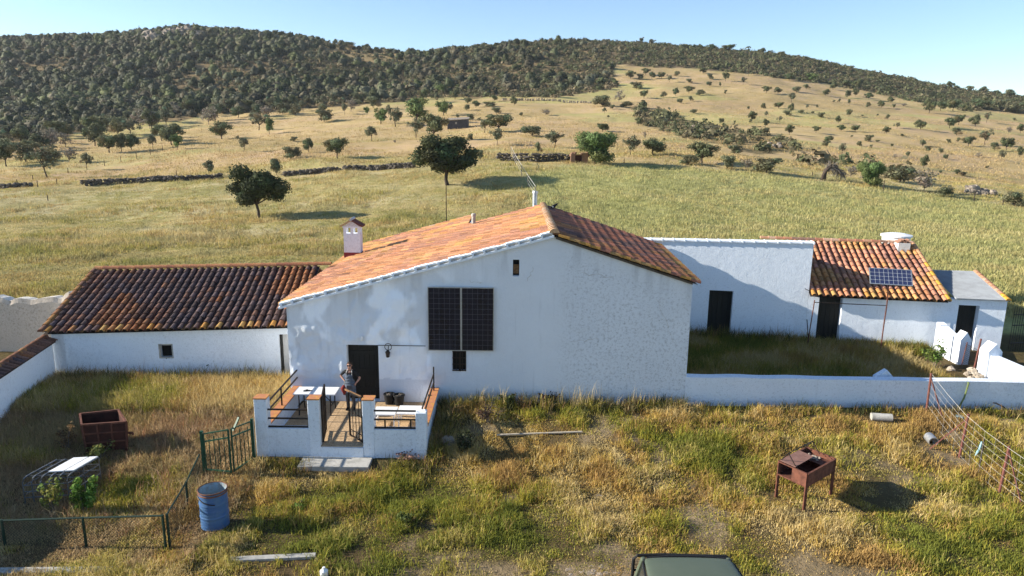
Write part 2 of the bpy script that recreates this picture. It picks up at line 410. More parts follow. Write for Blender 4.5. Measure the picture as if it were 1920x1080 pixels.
# ------------------------------------------------------------------ zones of the land (polygons seen on the photograph, kept as world-space colours)
def inpoly(px, py, poly):
    px = np.asarray(px); ins = np.zeros(px.shape, bool); n = len(poly)
    for i in range(n):
        x0, y0 = poly[i]; x1, y1 = poly[(i+1) % n]
        if y0 == y1: continue
        c = ((y0 > py) != (y1 > py)) & (px < (x1-x0)*(py-y0)/(y1-y0)+x0); ins ^= c
    return ins
WOOD = [(-430, 40), (1135, 40), (1145, 125), (1160, 165), (1040, 185), (960, 178), (900, 186), (840, 178), (760, 190), (640, 200), (500, 210), (400, 214), (330, 228), (250, 232), (150, 250), (60, 262), (-430, 285)]
HEATH = [(1135, 40), (2450, 60), (2450, 245), (1920, 212), (1800, 205), (1700, 188), (1600, 166), (1500, 150), (1400, 137), (1300, 128), (1145, 121)]
BAND = [(1190, 200), (1260, 214), (1340, 238), (1480, 262), (1500, 285), (1420, 292), (1300, 262), (1195, 232)]
BAND2 = [(1480, 290), (1600, 305), (1720, 325), (1700, 340), (1580, 325), (1490, 305)]
WHEAT = [(1000, 470), (985, 330), (1060, 310), (1250, 312), (1400, 322), (1560, 345), (1760, 366), (1960, 400), (2450, 470), (2450, 640), (1000, 640)]
BARE = [(600, 60), (760, 100), (790, 112), (700, 122), (610, 100)]

def terrain():
    nr, nc = 620, 460
    q = np.geomspace(9, 2600, nr); Yr = q-25
    s = np.linspace(-1.35, 1.35, nc)
    X = (s[None, :]*q[:, None]); Y = np.repeat(Yr[:, None], nc, 1)
    Z = hz(X.ravel(), Y.ravel()).reshape(X.shape)
    far = np.clip((Y-700)/1500, 0, 1); Z = Z*(1-far)
    V = np.stack([X, Y, Z], -1).reshape(-1, 3)
    i = np.arange(nr*nc).reshape(nr, nc)
    Fq = np.stack([i[:-1, :-1], i[:-1, 1:], i[1:, 1:], i[1:, :-1]], -1).reshape(-1, 4)
    x, y, z = V.T
    px, py = proj(x, np.maximum(y, 1), z)
    jx = px+26*(fbm(x*.12, y*.08, 4)-.5); jy = py+10*(fbm(x*.1+40, y*.08, 9)-.5)
    c1 = np.tile(np.array([.13, .088, .045]), (len(V), 1)); c2 = np.tile(np.array([.085, .07, .03]), (len(V), 1))  # yard soil darkened so gaps between grass tufts read as shadow
    fld = smooth(30, 34, y)[:, None]
    c1 = c1*(1-fld)+np.array([.47, .37, .18])*fld; c2 = c2*(1-fld)+np.array([.25, .23, .08])*fld
    g = (np.clip(1-(y-30)/60, 0, 1)*smooth(30, 33, y)*.30)[:, None]        # greener close to the house
    c1 = c1*(1-g)+np.array([.30, .27, .085])*g
    hl = smooth(82, 100, y)[:, None]
    c1 = c1*(1-hl)+np.array([.50, .365, .20])*hl; c2 = c2*(1-hl)+np.array([.42, .31, .13])*hl
    v1 = smooth(.40, .60, fbm(x*.018, y*.03, 61, 4))[:, None]; v2 = smooth(.52, .66, fbm(x*.03+50, y*.06, 62, 4))[:, None]; hh = hl
    c1 = c1*(1-hh*v1*.8)+np.array([.50, .345, .215])*hh*v1*.8; c2 = c2*(1-hh*v2)+np.array([.36, .33, .12])*hh*v2; c1 = c1*(1-hh*v2*.6)+np.array([.44, .37, .16])*hh*v2*.6
    sv = smooth(.46, .58, fbm(x*.05, y*.16, 63, 4))[:, None]*fld*(1-hl); c1 = c1*(1-sv*.6)+np.array([.52, .45, .27])*sv*.6
    def paint(poly, a, b, lim=0):
        k = inpoly(jx, jy, poly) & (y > 31); c1[k] = a; c2[k] = b
    paint(WHEAT, (.40, .37, .16), (.32, .31, .11))
    paint(WOOD, (.12, .09, .05), (.28, .20, .10)); paint(HEATH, (.12, .085, .05), (.20, .15, .085))
    paint(BAND, (.15, .12, .06), (.3, .22, .11)); paint(BARE, (.42, .30, .15), (.36, .25, .11))
    # stony bare ground in the yard
    st = smooth(.60, .72, fbm(x*.9+3, y*.9, 31, 4)+.09*smooth(15.5, 13, y))*((y < 21) & (x > -3))
    c1 = c1*(1-st[:, None]*.8)+np.array([.34, .255, .155])*st[:, None]*.8; c2 = c2*(1-st[:, None]*.7)+np.array([.25, .185, .11])*st[:, None]*.7
    m, nt, b = mat('land'); b.inputs['Roughness'].default_value = 1; b.inputs['Specular IOR Level'].default_value = 0.05
    a1 = attr(nt, 'col').outputs['Color']; a2 = attr(nt, 'col2').outputs['Color']
    n1 = noise(nt, .16, 6, .62, dist=.5); n2 = noise(nt, .9, 5, .65); n3 = noise(nt, 6, 5, .7)
    f = mix(nt, .45, n1, n2); f = mix(nt, .25, f, n3)
    c = mix(nt, ramp(nt, f, [(.42, 0), (.58, 1)]), a1, a2)
    c = mix(nt, 1, c, ramp(nt, n3, [(.25, .62), (.75, 1.3)]), 'MULTIPLY')
    c = mix(nt, 1, c, ramp(nt, noise(nt, .035, 4), [(.3, .85), (.7, 1.15)]), 'MULTIPLY')
    nt.links.new(c, b.inputs['Base Color'])
    bump(nt, b, mix(nt, .5, n2, n3), .9, .22)
    me = np_mesh('ground', V, Fq, np.zeros((0, 3)), c1, m)
    ca = me.color_attributes.new('col2', 'FLOAT_COLOR', 'POINT'); arr = np.ones((len(V), 4), np.float32); arr[:, :3] = c2
    ca.data.foreach_set('color', arr.ravel())
    me.polygons.foreach_set('use_smooth', np.ones(len(me.polygons), bool))
    tag(link('ground', me), kind='structure')
terrain()

# ------------------------------------------------------------------ grass
def blades(P, h, w, C, lean, dirs=None):
    N = len(P); a = rng.uniform(0, 2*np.pi, N); d = np.stack([np.cos(a), np.sin(a), 0*a], -1)
    b = rng.uniform(0, 2*np.pi, N); sd = np.stack([np.cos(b), np.sin(b), 0*b], -1)*(w/2)[:, None]
    up = np.array([0, 0, 1.0]); L = lean[:, None]; H = h[:, None]
    mid = P+up*H*.58*(1-.12*L)+d*H*L*.28; tip = P+up*H*(1-.38*L)+d*H*L*.85
    V = np.stack([P-sd, P+sd, mid+sd*.8, mid-sd*.8, tip], 1).reshape(-1, 3)
    o = np.arange(N)*5
    Fq = np.stack([o, o+1, o+2, o+3], -1); Ft = np.stack([o+3, o+2, o+4], -1)
    return V, Fq, Ft, np.repeat(C, 5, axis=0)
def grass_object(name, parts):
    V = []; Q = []; T = []; C = []; o = 0
    for v, q, t, c in parts: V.append(v); Q.append(q+o); T.append(t+o); C.append(c); o += len(v)
    me = np_mesh(name, np.concatenate(V), np.concatenate(Q), np.concatenate(T), np.concatenate(C), M['grass'])
    return tag(link(name, me), kind='stuff')
PAL = {k: np.array(v) for k, v in dict(gold=(.57, .40, .11), straw=(.62, .48, .22), olive=(.40, .35, .055), green=(.21, .225, .04), brown=(.36, .21, .10), pink=(.46, .32, .20), dark=(.06, .065, .025)).items()}
HOUSE_RECTS = [(-7.4, 5.9, 21.55, 31), (-17, -7, 23.3, 29), (-7.25, -2.3, 18.2, 22), (-5.5, -3.0, 17.7, 18.5), (17.2, 25, 21.5, 33), (15.85, 17.3, 21.5, 27.5), (5.5, 26, 21.5, 22.0)]
def free(x, y):
    k = np.ones(len(x), bool)
    for a, b, c, d in HOUSE_RECTS: k &= ~((x > a) & (x < b) & (y > c) & (y < d))
    yl = 30.2-.165*(x-7.9)
    k &= ~((x > 5.5) & (y > yl-.1) & (y < yl+6) & (x < 21))
    return k
def tufts(x, y, nb, rad, hmin, hmax, wmin, wmax, colf, lean=(.1, 1.0), hmap=None):
    n = len(x); X = np.repeat(x, nb); Y = np.repeat(y, nb); N = len(X)
    r = rad*np.sqrt(rng.random(N)); a = rng.uniform(0, 2*np.pi, N); X = X+r*np.cos(a); Y = Y+r*np.sin(a)
    th = np.repeat(rng.uniform(.6, 1.15, n)*(hmap if hmap is not None else 1), nb)
    h = rng.uniform(hmin, hmax, N)*th; wd = rng.uniform(wmin, wmax, N)
    C = np.repeat(colf(x, y), nb, axis=0)*rng.uniform(.72, 1.25, (N, 1))
    return blades(np.stack([X, Y, hz(X, Y)-.02], -1), h, wd, C, rng.uniform(lean[0], lean[1], N))
def pick(x, y, sc=1.0, green=0.0, seed=0, straw=.0):
    a = fbm(x*.42*sc+11, y*(.42 if sc > .5 else .9)*sc, 41+seed, 4)+green+rng.normal(0, .085, len(x)); b = fbm(x*.8*sc, y*(.8 if sc > .5 else 1.7)*sc+7, 52+seed, 3)+rng.normal(0, .09, len(x))
    C = np.tile(PAL['gold'], (len(x), 1)); 
    C[b > .56-straw] = PAL['straw']; C[(b < .425)] = PAL['brown']*.6+PAL['gold']*.4
    C[a > .52] = PAL['olive']; C[a > .62] = PAL['green']; C[(a > .52) & (b > .60)] = PAL['olive']*.6+PAL['straw']*.4
    return C
LOWGRASS = [(ground(px_, py_).x, ground(px_, py_).y, r_) for px_, py_, r_ in ((190, 850, 1.1), (95, 930, 1.2), (400, 985, .7), (430, 880, .8), (150, 1025, 1.0), (300, 1020, .8), (20, 1040, 1.0), (1512, 945, 1.0), (1650, 785, .6), (1750, 836, .5), (1640, 935, 1.2), (1010, 818, .9), (640, 870, .8))]
def yard_grass():
    parts = []
    # whole fore-yard
    n = 78000; y = rng.uniform(10.5, 21.5, n); x = rng.uniform(-1, 1, n)*(y*.80+2.5)
    dens = fbm(x*.9+3, y*.9, 31, 4)+.09*smooth(15.5, 13, y); keep = (rng.random(n) < np.clip(1.15-(dens-.45)*3.0*(x > -6), .16, 1)*np.where((y < 15.5) & (x > -6), .72, 1)) & free(x, y)
    x, y = x[keep], y[keep]
    left = x < -6.8+0*(y)
    hm = np.where(left, np.where(y > 17.5, 1.35, .95), .30+.95*smooth(.36, .66, fbm(x*1.5, y*1.5, 77, 3)))
    hm = hm*np.where((y > 15) | left, 1, .75)
    for ox, oy, orr in LOWGRASS: hm = hm*(1-.6*smooth(orr*1.5, orr*.6, np.hypot(x-ox, y-oy)))
    def cf(a, b):
        C = pick(a, b, green=-.02); L = pick(a, b, green=-.10, straw=.12, seed=3)
        pk = fbm(a*.5, b*.5, 91, 3) > .5
        L[pk & (a < -6.8)] = L[pk & (a < -6.8)]*.4+PAL['pink']*.6
        k = a < -6.8; C[k] = L[k]; 
        return C
    parts.append(tufts(x, y, 11, .17, .12, .34, .010, .020, cf, hmap=hm))
    # left yard up to the low wing
    n = 9000; x = rng.uniform(-15.7, -7.2, n); y = rng.uniform(20.5, 23.4, n)
    parts.append(tufts(x, y, 12, .17, .25, .62, .012, .02, lambda a, b: pick(a, b, green=-.08, straw=.1, seed=3)))
    n = 1500; x = rng.uniform(-15.5, -6, n); y = rng.uniform(14.5, 23, n); k = free(x, y) & (rng.random(n) < np.clip((fbm(x*.6, y*.6, 93, 3)-.38)*5, .05, 1)); x, y = x[k], y[k]
    hm2 = np.ones(len(x))
    for ox, oy, orr in LOWGRASS: hm2 = hm2*(1-.6*smooth(orr*1.5, orr*.6, np.hypot(x-ox, y-oy)))
    parts.append(tufts(x, y, 9, .13, .30, .80, .007, .015, lambda p, q: np.array([(.33, .17, .09), (.42, .27, .17), (.22, .14, .08), (.50, .38, .22), (.28, .25, .07)])[rng.integers(0, 5, len(p))], hmap=hm2, lean=(.1, .9)))
    # courtyard on the right
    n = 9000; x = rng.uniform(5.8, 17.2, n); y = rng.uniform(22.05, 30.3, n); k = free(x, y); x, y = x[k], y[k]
    parts.append(tufts(x, y, 11, .18, .20, .55, .012, .024, lambda a, b: pick(a, b, green=.09, seed=6)*.72))  # colours darkened to paint in the courtyard's shade
    n = 4000; x = rng.uniform(17.5, 27, n); y = rng.uniform(13, 21.5, n)
    parts.append(tufts(x, y, 8, .15, .06, .2, .012, .022, lambda a, b: pick(a, b, green=.12, seed=6)))
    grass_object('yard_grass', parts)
def field_grass():
    n = 62000; u = rng.random(n); y = 31.5*(105/31.5)**u; x = rng.uniform(-1, 1, n)*(y*.82+4)
    k = free(x, y) & ~((x > -7.5) & (x < 6) & (y < 31)) & ~((x < -7) & (y < 30)); x, y = x[k], y[k]
    z = hz(x, y); px, py = proj(x, y, z); wh = inpoly(px+20*(fbm(x*.2, y*.2, 4)-.5), py, WHEAT)
    def cf(a, b):
        C = pick(a, b, sc=.48, green=.0, seed=12, straw=.08); gg = fbm(a*.3, b*.6, 47, 3) > .60; C[gg] = C[gg]*.5+np.array([.27, .28, .15])*.5; C = C*.68+np.array([.46, .375, .20])*.32; W_ = pick(a, b, sc=.4, green=.10, seed=15)
        W_ = W_*.35+np.array([.43, .41, .20])*.65
        gr = b < 50; C[gr & ~wh] = C[gr & ~wh]*.8+np.array([.30, .28, .08])*.2
        C[wh] = W_[wh]; return C
    hm = np.where(wh, 1.0, .45+.75*smooth(.4, .65, fbm(x*.25, y*.25, 61, 3)))
    sc = y/45
    v = tufts(x, y, 8, .42, .20, .48, .022, .045, cf, hmap=hm, lean=(.2, 1.1))
    grass_object('field_grass', [v])
    n = 26000; u = rng.random(n); y = 95*(330/95)**u; x = rng.uniform(-1, 1, n)*(y*.8)
    z = hz(x, y); px, py = proj(x, y, z); k = ~inpoly(px, py, WOOD) & ~inpoly(px, py, HEATH) & (fbm(x*.05, y*.05, 66, 3) > .42)
    x, y = x[k], y[k]
    v = tufts(x, y, 7, 1.1, .22, .5, .05, .09, lambda a, b: pick(a, b, sc=.12, green=-.06, seed=21, straw=.05)*.35+np.array([.46, .335, .18])*.65, lean=(.3, 1.2))
    grass_object('hill_grass', [v])
yard_grass(); field_grass()

def wall_weeds():
    parts = []
    segs = [((-2.2, 21.55), (5.6, 21.55), 190, .35, .62), ((5.6, 21.55), (19, 21.55), 150, .22, .45), ((-15.3, 23.15), (-7.6, 23.6), 210, .4, .85),
            ((-15.55, 16), (-15.5, 23), 150, .3, .6), ((-2.1, 18.5), (-1.7, 21.4), 130, .3, .6), ((-3.4, 18.0), (-2.2, 18.05), 50, .25, .45),
            ((6, 30.0), (12.8, 29.0), 130, .35, .9), ((13.6, 28.9), (17.2, 28.2), 90, .25, .6), ((-6.9, 18.1), (-5.5, 18.05), 40, .2, .35)]
    for (a, b, n, h0, h1) in segs:
        t = rng.random(n); x = a[0]+(b[0]-a[0])*t; y = a[1]+(b[1]-a[1])*t-np.abs(rng.normal(0, .22, n))
        def cf(p, q):
            r = rng.random(len(p)); C = np.tile(PAL['dark']*1.3, (len(p), 1)); C[r > .45] = PAL['olive']*.7; C[r > .75] = PAL['brown']*.8; C[r > .9] = PAL['straw']*.8
            return C
        parts.append(tufts(x, y, 18, .22, h0, h1, .008, .022, cf, lean=(.05, .9)))
    n = 46; x = rng.uniform(-1.6, 5.2, n); y = 21.5-np.abs(rng.normal(0, .15, n))
    parts.append(tufts(x, y, 5, .10, .55, 1.05, .008, .014, lambda p, q: np.tile(PAL['straw']*1.05, (len(p), 1)), lean=(.05, .45)))
    grass_object('wall_weeds', parts)
wall_weeds()

# ------------------------------------------------------------------ trees and bushes
def leafcloud(centres, radii, n, size, base, var=.3, seed=0, flat=1.0, clump=None, zcut=-1):
    r_ = np.random.default_rng(seed); k = len(centres); centres = np.array(centres); radii = np.array(radii)
    wgt = radii[:, 0]**2; idx = r_.choice(k, n, p=wgt/wgt.sum())
    d = r_.normal(size=(n, 3)); d /= np.linalg.norm(d, axis=1)[:, None]
    rad = r_.random(n)**.40; P = centres[idx]+d*radii[idx]*rad[:, None]*r_.uniform(.85, 1.12, (n, 1))
    nrm = d+r_.normal(0, .36, (n, 3)); nrm /= np.linalg.norm(nrm, axis=1)[:, None]
    t = np.cross(nrm, r_.normal(size=(n, 3))); t /= np.linalg.norm(t, axis=1)[:, None]; b = np.cross(nrm, t)
    s = (size*r_.uniform(.6, 1.3, n))[:, None]
    V = np.stack([P-t*s-b*s*.2, P-t*s*.1+b*s*.65, P+t*s+b*s*.1, P+t*s*.1-b*s*.65], 1).reshape(-1, 3)
    o = np.arange(n)*4; Fq = np.stack([o, o+1, o+2, o+3], -1)
    lob = r_.uniform(.72, 1.35, (k, 1)); hue = r_.normal(0, .12, (k, 1))
    C = np.array(base)*lob[idx]*r_.uniform(1-var, 1+var, (n, 1)); C[:, :1] *= (1+hue[idx])
    C = np.clip(C, .004, 1)
    return V, Fq, np.repeat(C, 4, axis=0)
PROTO = {}
def make_proto(kind, seed, nl, size, base, trunk, crown_z0, nlobe, spread=.36, lobe=(.13, .22), bark='bark', lean=0):
    r_ = random.Random(seed); c = []; rr = []
    zc = (crown_z0+1)/2; hh = (1-crown_z0)/2
    for i in range(nlobe):
        a = r_.uniform(0, 2*math.pi); q = math.sqrt(r_.random())*spread; zz = r_.uniform(-.62, .68)
        q *= math.sqrt(max(.12, 1-zz*zz*.9)); lr = r_.uniform(*lobe)
        c.append((math.cos(a)*q, math.sin(a)*q, zc+zz*hh)); rr.append((lr, lr, min(lr, hh*.62)*r_.uniform(.75, 1)))
    for a in range(3): c.append((r_.uniform(-.12, .12), r_.uniform(-.12, .12), zc+hh*.1*a)); rr.append((lobe[1]*1.1, lobe[1]*1.1, hh*.6))
    V, Q, C = leafcloud(c, rr, nl, size, base, seed=seed)
    crown = np_mesh('crown', V, Q, np.zeros((0, 3)), C, M['leaf'])
    mb = MB()
    if trunk:
        z1 = crown_z0+.12; x1 = lean
        mb.tube([(0, 0, -.06), (.01, 0, .02), (x1*.4-.01, .012, z1*.45), (x1, 0, z1), (x1*1.1, .01, z1+.2)], [trunk*1.5, trunk*1.1, trunk*.85, trunk*.75, trunk*.4], 8)
        for cc in c[:9]:
            mb.tube([(x1*.8, 0, z1*.82), ((x1+cc[0])*.5, cc[1]*.45, (z1+cc[2])*.5-.02), (cc[0]*.95, cc[1]*.95, cc[2])], [trunk*.55, trunk*.34, trunk*.12], 6)
        o = mb.build('trunk', bark, smooth=True); me = o.data; bpy.data.objects.remove(o); tm = me
    else: tm = None
    PROTO.setdefault(kind, []).append((tm, crown))
OAK = (.125, .135, .068); OLV = (.170, .165, .10); GRN = (.125, .168, .06); BSH = (.150, .152, .085); GRY = (.20, .18, .14)
make_proto('big_oak', 11, 15000, .023, (.062, .076, .032), .030, .20, 26, .40, (.12, .19))
make_proto('big_oak', 12, 14000, .024, (.062, .076, .032), .026, .22, 22, .38, (.13, .2), lean=.05)
make_proto('green_tree', 13, 12000, .027, GRN, .03, .02, 24, .38, (.15, .22))
for s_ in (21, 22, 23): make_proto('oak', s_, 2600, .036, OAK, .024, .17, 13, .38, (.13, .2), lean=random.uniform(-.06, .06))
for s_ in (31, 32, 33): make_proto('open_tree', s_, 1200, .036, OLV, .020, .26, 12, .42, (.10, .17), lean=random.uniform(-.08, .08))
for s_ in (41, 42): make_proto('bright_tree', s_, 2000, .038, GRN, .026, .14, 10, .36, (.15, .22))
for s_ in (51, 52, 53): make_proto('bush', s_, 1600, .044, BSH, .02, .02, 10, .36, (.16, .24))
for s_ in (61, 62): make_proto('grey_bush', s_, 420, .045, GRY, .016, .08, 10, .38, (.14, .22), 'grey_bark')
NT = 0
def place(kind, px, py, h, wd, label, group=None, cat='tree', name=None, pos=None):
    global NT
    p = pos or ground(px, py); zc = (p-CAM).dot(FW); H = h*zc/F_PX/.96; W_ = wd*zc/F_PX*1.06
    tm, cm = PROTO[kind][NT % len(PROTO[kind])]; NT += 1
    t = thing(name or {'bush': 'bush', 'grey_bush': 'dry_bush', 'big_oak': 'oak_tree', 'oak': 'oak_tree', 'open_tree': 'young_oak', 'bright_tree': 'leafy_tree', 'green_tree': 'leafy_tree'}[kind], (p.x, p.y, p.z-.03*H), label, cat, group)
    t.scale = (W_, W_*.95, H); t.rotation_euler = (0, 0, random.uniform(-.9, .9)+(NT % 4)*1.57)
    if tm: link('trunk', tm, t)
    link('crown', cm, t)
    return t
place('big_oak', 838, 347, 90, 122, 'broad dark oak with short trunk on the field above the farmhouse roof')
place('big_oak', 487, 408, 95, 108, 'round dark oak with thin bent trunk in the field above the left wing')
place('green_tree', 1115, 307, 64, 84, 'large bright green bushy tree beside the end of the stone wall')
def rows(group, lab, lst, cat='tree', f=3, ox=0, oy=0):
    for (k, x, y, h, wd) in lst:
        place({'o': 'oak', 'p': 'open_tree', 'g': 'bright_tree', 'b': 'bush', 'y': 'grey_bush'}[k], ox+x/f, oy+y/f, h/f, wd/f, lab, group, 'bush' if k in 'by' and cat == 'tree' else cat)
# nearer trees, each told apart
for k, x, y, h, wd, lab in [
 ('open_tree', 88, 333, 62, 66, 'tall dark oak with bare thin trunk at the left edge of the slope'),
 ('open_tree', 163, 318, 36, 26, 'slim sapling with thin stem just right of the tall bare-trunked oak at left'),
 ('oak', 12, 312, 52, 50, 'dark tree cut by the left edge of the photo'),
 ('bush', 48, 304, 42, 56, 'wide dark bush growing left of the bare-trunked oak'),
 ('grey_bush', 130, 305, 30, 40, 'pale thin bush right behind the bare-trunked oak at left'),
 ('oak', 205, 287, 38, 42, 'leaning round oak, leftmost of three in a row on the left slope'),
 ('oak', 228, 284, 34, 30, 'round oak in the middle of three in a row on the left slope'),
 ('oak', 246, 282, 34, 34, 'round oak, rightmost of three in a row on the left slope'),
 ('bright_tree', 333, 281, 34, 26, 'bright green upright tree in front of a darker oak on the left slope'),
 ('oak', 322, 272, 40, 52, 'wide dull oak behind the bright green upright tree'),
 ('open_tree', 287, 279, 30, 26, 'thin open tree left of the bright green upright tree'),
 ('oak', 180, 260, 46, 58, 'broad dark flat-topped oak at the foot of the wooded hill'),
 ('oak', 284, 241, 36, 38, 'dark round oak at the lower edge of the wood'),
 ('oak', 416, 261, 36, 44, 'spreading oak with forked trunk standing alone on the pale slope'),
 ('bright_tree', 505, 252, 36, 20, 'slim bright green tree on the pale slope left of the centre'),
 ('open_tree', 457, 285, 30, 30, 'small sparse tree above the round field oak with bent trunk'),
 ('open_tree', 392, 332, 36, 32, 'small leafy sapling behind the middle of the stone wall'),
 ('bush', 519, 328, 36, 30, 'green sapling right behind the round field oak'),
 ('bush', 545, 298, 26, 38, 'dull round bush below the two-tier shrub on the slope'),
 ('oak', 578, 286, 30, 22, 'two-tier small shrub on the slope left of the rounded oak'),
 ('oak', 632, 297, 42, 48, 'rounded oak alone on the golden slope with leaning trunk'),
 ('bush', 551, 265, 10, 16, 'tiny dark bush on the pale slope'),
 ('open_tree', 697, 265, 32, 34, 'small sparse tree on the yellow grass left of the leafy row'),
 ('bright_tree', 714, 232, 32, 30, 'small bright round tree at the left end of the leafy row'),
 ('open_tree', 741, 238, 36, 32, 'thin open tree in the leafy row between bright and dense trees'),
 ('bright_tree', 782, 230, 52, 56, 'large dense dark green tree left of the stone hut'),
 ('oak', 814, 262, 52, 54, 'spreading oak in front of the stone hut'),
 ('open_tree', 780, 258, 36, 36, 'open tree left of the spreading oak by the hut'),
 ('bright_tree', 832, 217, 32, 32, 'round tree behind the stone hut'),
 ('oak', 935, 247, 36, 62, 'wide dark tree right of the stone hut'),
 ('open_tree', 908, 249, 28, 28, 'light tree at the left side of the wide dark tree'),
 ('open_tree', 932, 273, 36, 34, 'young oak with forked stem below the wide dark tree'),
 ('bush', 998, 255, 22, 44, 'low flat bush on the slope above the stone wall'),
 ('open_tree', 1040, 277, 32, 44, 'small umbrella-shaped tree above the stone wall'),
 ('bush', 1009, 288, 24, 15, 'narrow upright shrub right behind the stone wall'),
 ('bush', 900, 300, 22, 18, 'small shrub at the right shoulder of the broad dark field oak'),
 ('bush', 883, 263, 14, 12, 'tiny shrub in the shade right of the stone hut'),
 ('bush', 881, 224, 12, 16, 'tiny round bush above the stone hut'),
 ('oak', 1130, 247, 17, 26, 'small round oak above the bright green bushy tree'),
 ('open_tree', 1182, 292, 38, 40, 'grey-green tree right of the bright green bushy tree'),
 ('oak', 1225, 291, 34, 52, 'twin-crowned oak second right of the bright green bushy tree'),
 ('oak', 1316, 307, 44, 58, 'dark round oak at the upper edge of the green field'),
 ('bush', 1290, 308, 20, 40, 'low scrub left foot of the dark round oak at the field edge'),
 ('bush', 1363, 318, 30, 34, 'small cone-shaped bush between the dark round oak and the wide bush'),
 ('grey_bush', 1400, 317, 20, 32, 'thin olive bush left of the wide dark bush at the field edge'),
 ('bush', 1437, 324, 32, 56, 'wide dark bush at the upper edge of the green field'),
 ('bush', 1378, 288, 17, 26, 'small rounded bush with shadow above the field edge'),
 ('green_tree', 1630, 350, 50, 52, 'dense round dark green tree right of the dead tree'),
 ('bush', 1688, 342, 32, 50, 'dark bush right behind the dense round tree'),
 ('grey_bush', 1732, 360, 46, 52, 'leafless pale grey bush at the field edge'),
 ('bush', 1768, 369, 22, 42, 'low bright bush right of the leafless grey bush'),
 ('bush', 1902, 386, 30, 40, 'green bush at the right edge of the photo by the field fence'),
 ('grey_bush', 1595, 332, 22, 34, 'faded scrub between the dead tree and the dense round tree'),
]:
    place(k, x, y, h, wd, lab)
rows('oaks scattered on the right hillside', 'small round olive-green oak scattered on the dry grass of the right hillside', [
 ('o',470,525,45,60),('o',535,527,37,60),('p',610,577,62,66),('o',540,612,40,60),('o',612,632,52,42),('b',585,652,35,58),('b',665,642,28,36),('b',780,662,34,42),('o',390,682,62,54),
 ('p',545,687,36,38),('o',465,714,46,42),('o',600,757,62,54),('o',750,747,42,48),('o',875,692,42,44),('o',890,738,40,52),('o',970,742,42,52),('b',1045,797,44,52),('o',820,802,42,58),
 ('p',895,872,72,50),('b',995,822,32,32),('o',1145,752,44,46),('p',1205,724,38,42),('o',1335,728,54,76),('b',1150,672,32,32),('o',935,657,46,44),('o',1115,607,42,46),('o',1045,559,42,52),
 ('g',725,459,54,74),('o',990,492,48,58),('o',597,454,48,60),('b',520,437,36,54),('p',370,424,38,38),('p',340,478,50,44),('o',240,457,54,46),('b',155,447,36,38),('o',115,414,36,48),('o',35,526,46,62),
 ('b',95,536,36,56),('b',35,468,28,44),('b',150,484,30,36),('o',805,539,38,48),('b',695,502,32,44),('b',640,522,42,50),('o',845,504,44,54),('o',920,494,48,56),('b',925,552,52,40),('o',970,542,48,42),
 ('b',1110,522,32,44),('b',1030,507,32,46),('o',1170,578,34,46),('o',1500,719,64,70),('o',1552,702,62,66),('o',1645,713,68,74),('b',1540,762,50,66),('o',1605,824,62,74),('p',1700,814,86,92),
 ('b',1755,847,52,62),('o',1820,847,80,84),('o',1895,884,62,46),('p',1790,907,72,44),('b',1350,822,42,44),('b',1375,852,37,36),('b',1450,862,32,36),('b',1480,897,34,32),('o',1355,947,76,54),
 ('b',1545,984,36,54),('b',1265,882,36,28),('y',1830,752,42,44),('o',1900,747,56,44),('b',215,697,38,34),('b',290,866,54,76),('p',65,794,46,56),('b',210,487,30,18),('b',655,458,24,20),('b',290,700,24,16),
 ('b',370,616,22,16),('b',240,528,26,20),('b',45,570,32,34),('b',60,640,30,52),('b',455,612,36,32),('p',700,615,32,26),('b',730,640,18,26),('b',755,606,20,16),('b',880,575,22,22),('b',935,585,32,24),('b',1040,604,34,28),
 ('b',1185,608,26,26),('y',1240,600,20,40),('b',380,690,24,20),('p',470,660,40,30),('b',465,752,40,62),('b',805,823,36,50),('b',1060,836,26,20),('b',1175,826,22,18),('b',1235,768,18,24),('b',950,772,14,20),('b',1095,800,16,24),
 ('b',1495,806,28,28),('b',1548,800,30,26),('b',1450,974,18,26),('b',1710,945,14,24),('b',1865,680,20,22),('y',1660,886,30,40),('p',1710,690,62,44),('b',1580,987,22,50),('b',1095,652,14,18),('y',1190,890,24,30),
 ('b',850,575,14,20),('b',1010,655,12,14)], ox=1280)
rows('dark oaks in a clump high on the right hillside', 'large dark oak in the clump high on the right hillside', [
 ('o',1385,637,82,84),('o',1450,624,62,66),('o',1520,624,72,84),('o',1592,629,52,50),('o',1675,614,72,106),('b',1770,614,62,96),('b',1870,636,66,90)], ox=1280)
rows('oaks on the upper middle slope', 'small dark oak on the upper middle slope below the scrub', [
 ('o',1627,442,48,62),('o',1712,424,44,54),('b',1680,446,36,44),('o',1747,444,44,46),('o',1800,444,42,54),('p',1845,464,44,42),('b',1885,428,30,46),('o',1702,554,50,52),('b',1810,547,36,42),('o',1880,540,50,38),('b',1905,582,32,38),
 ('b',1472,600,70,118),('b',1525,614,28,36),('o',1187,549,56,66),('o',972,594,54,50),('o',860,569,38,44),('b',712,584,42,52),('b',830,602,34,78),('o',757,606,44,54),('o',465,559,62,66),('o',640,560,60,66),
 ('g',562,529,62,82),('b',705,622,40,46),('g',145,645,50,44),('p',20,645,72,56),('p',305,712,90,70),('p',100,600,40,40),('p',265,660,80,50),('b',655,662,22,28),('b',725,678,36,42),('b',870,640,40,70),('y',1150,650,36,70),
 ('b',1600,602,36,80),('p',1480,640,40,34),('b',1010,654,26,30),('y',300,806,20,24),('p',540,580,60,60),('p',590,640,70,80),('b',1660,500,44,80),('p',1500,665,20,26),('o',1672,708,50,46),('p',1810,740,80,70),('b',1470,738,46,72),
 ('y',1705,780,42,30),('b',1815,790,16,20),('o',1700,608,40,44),('y',1560,575,70,70)], ox=640)
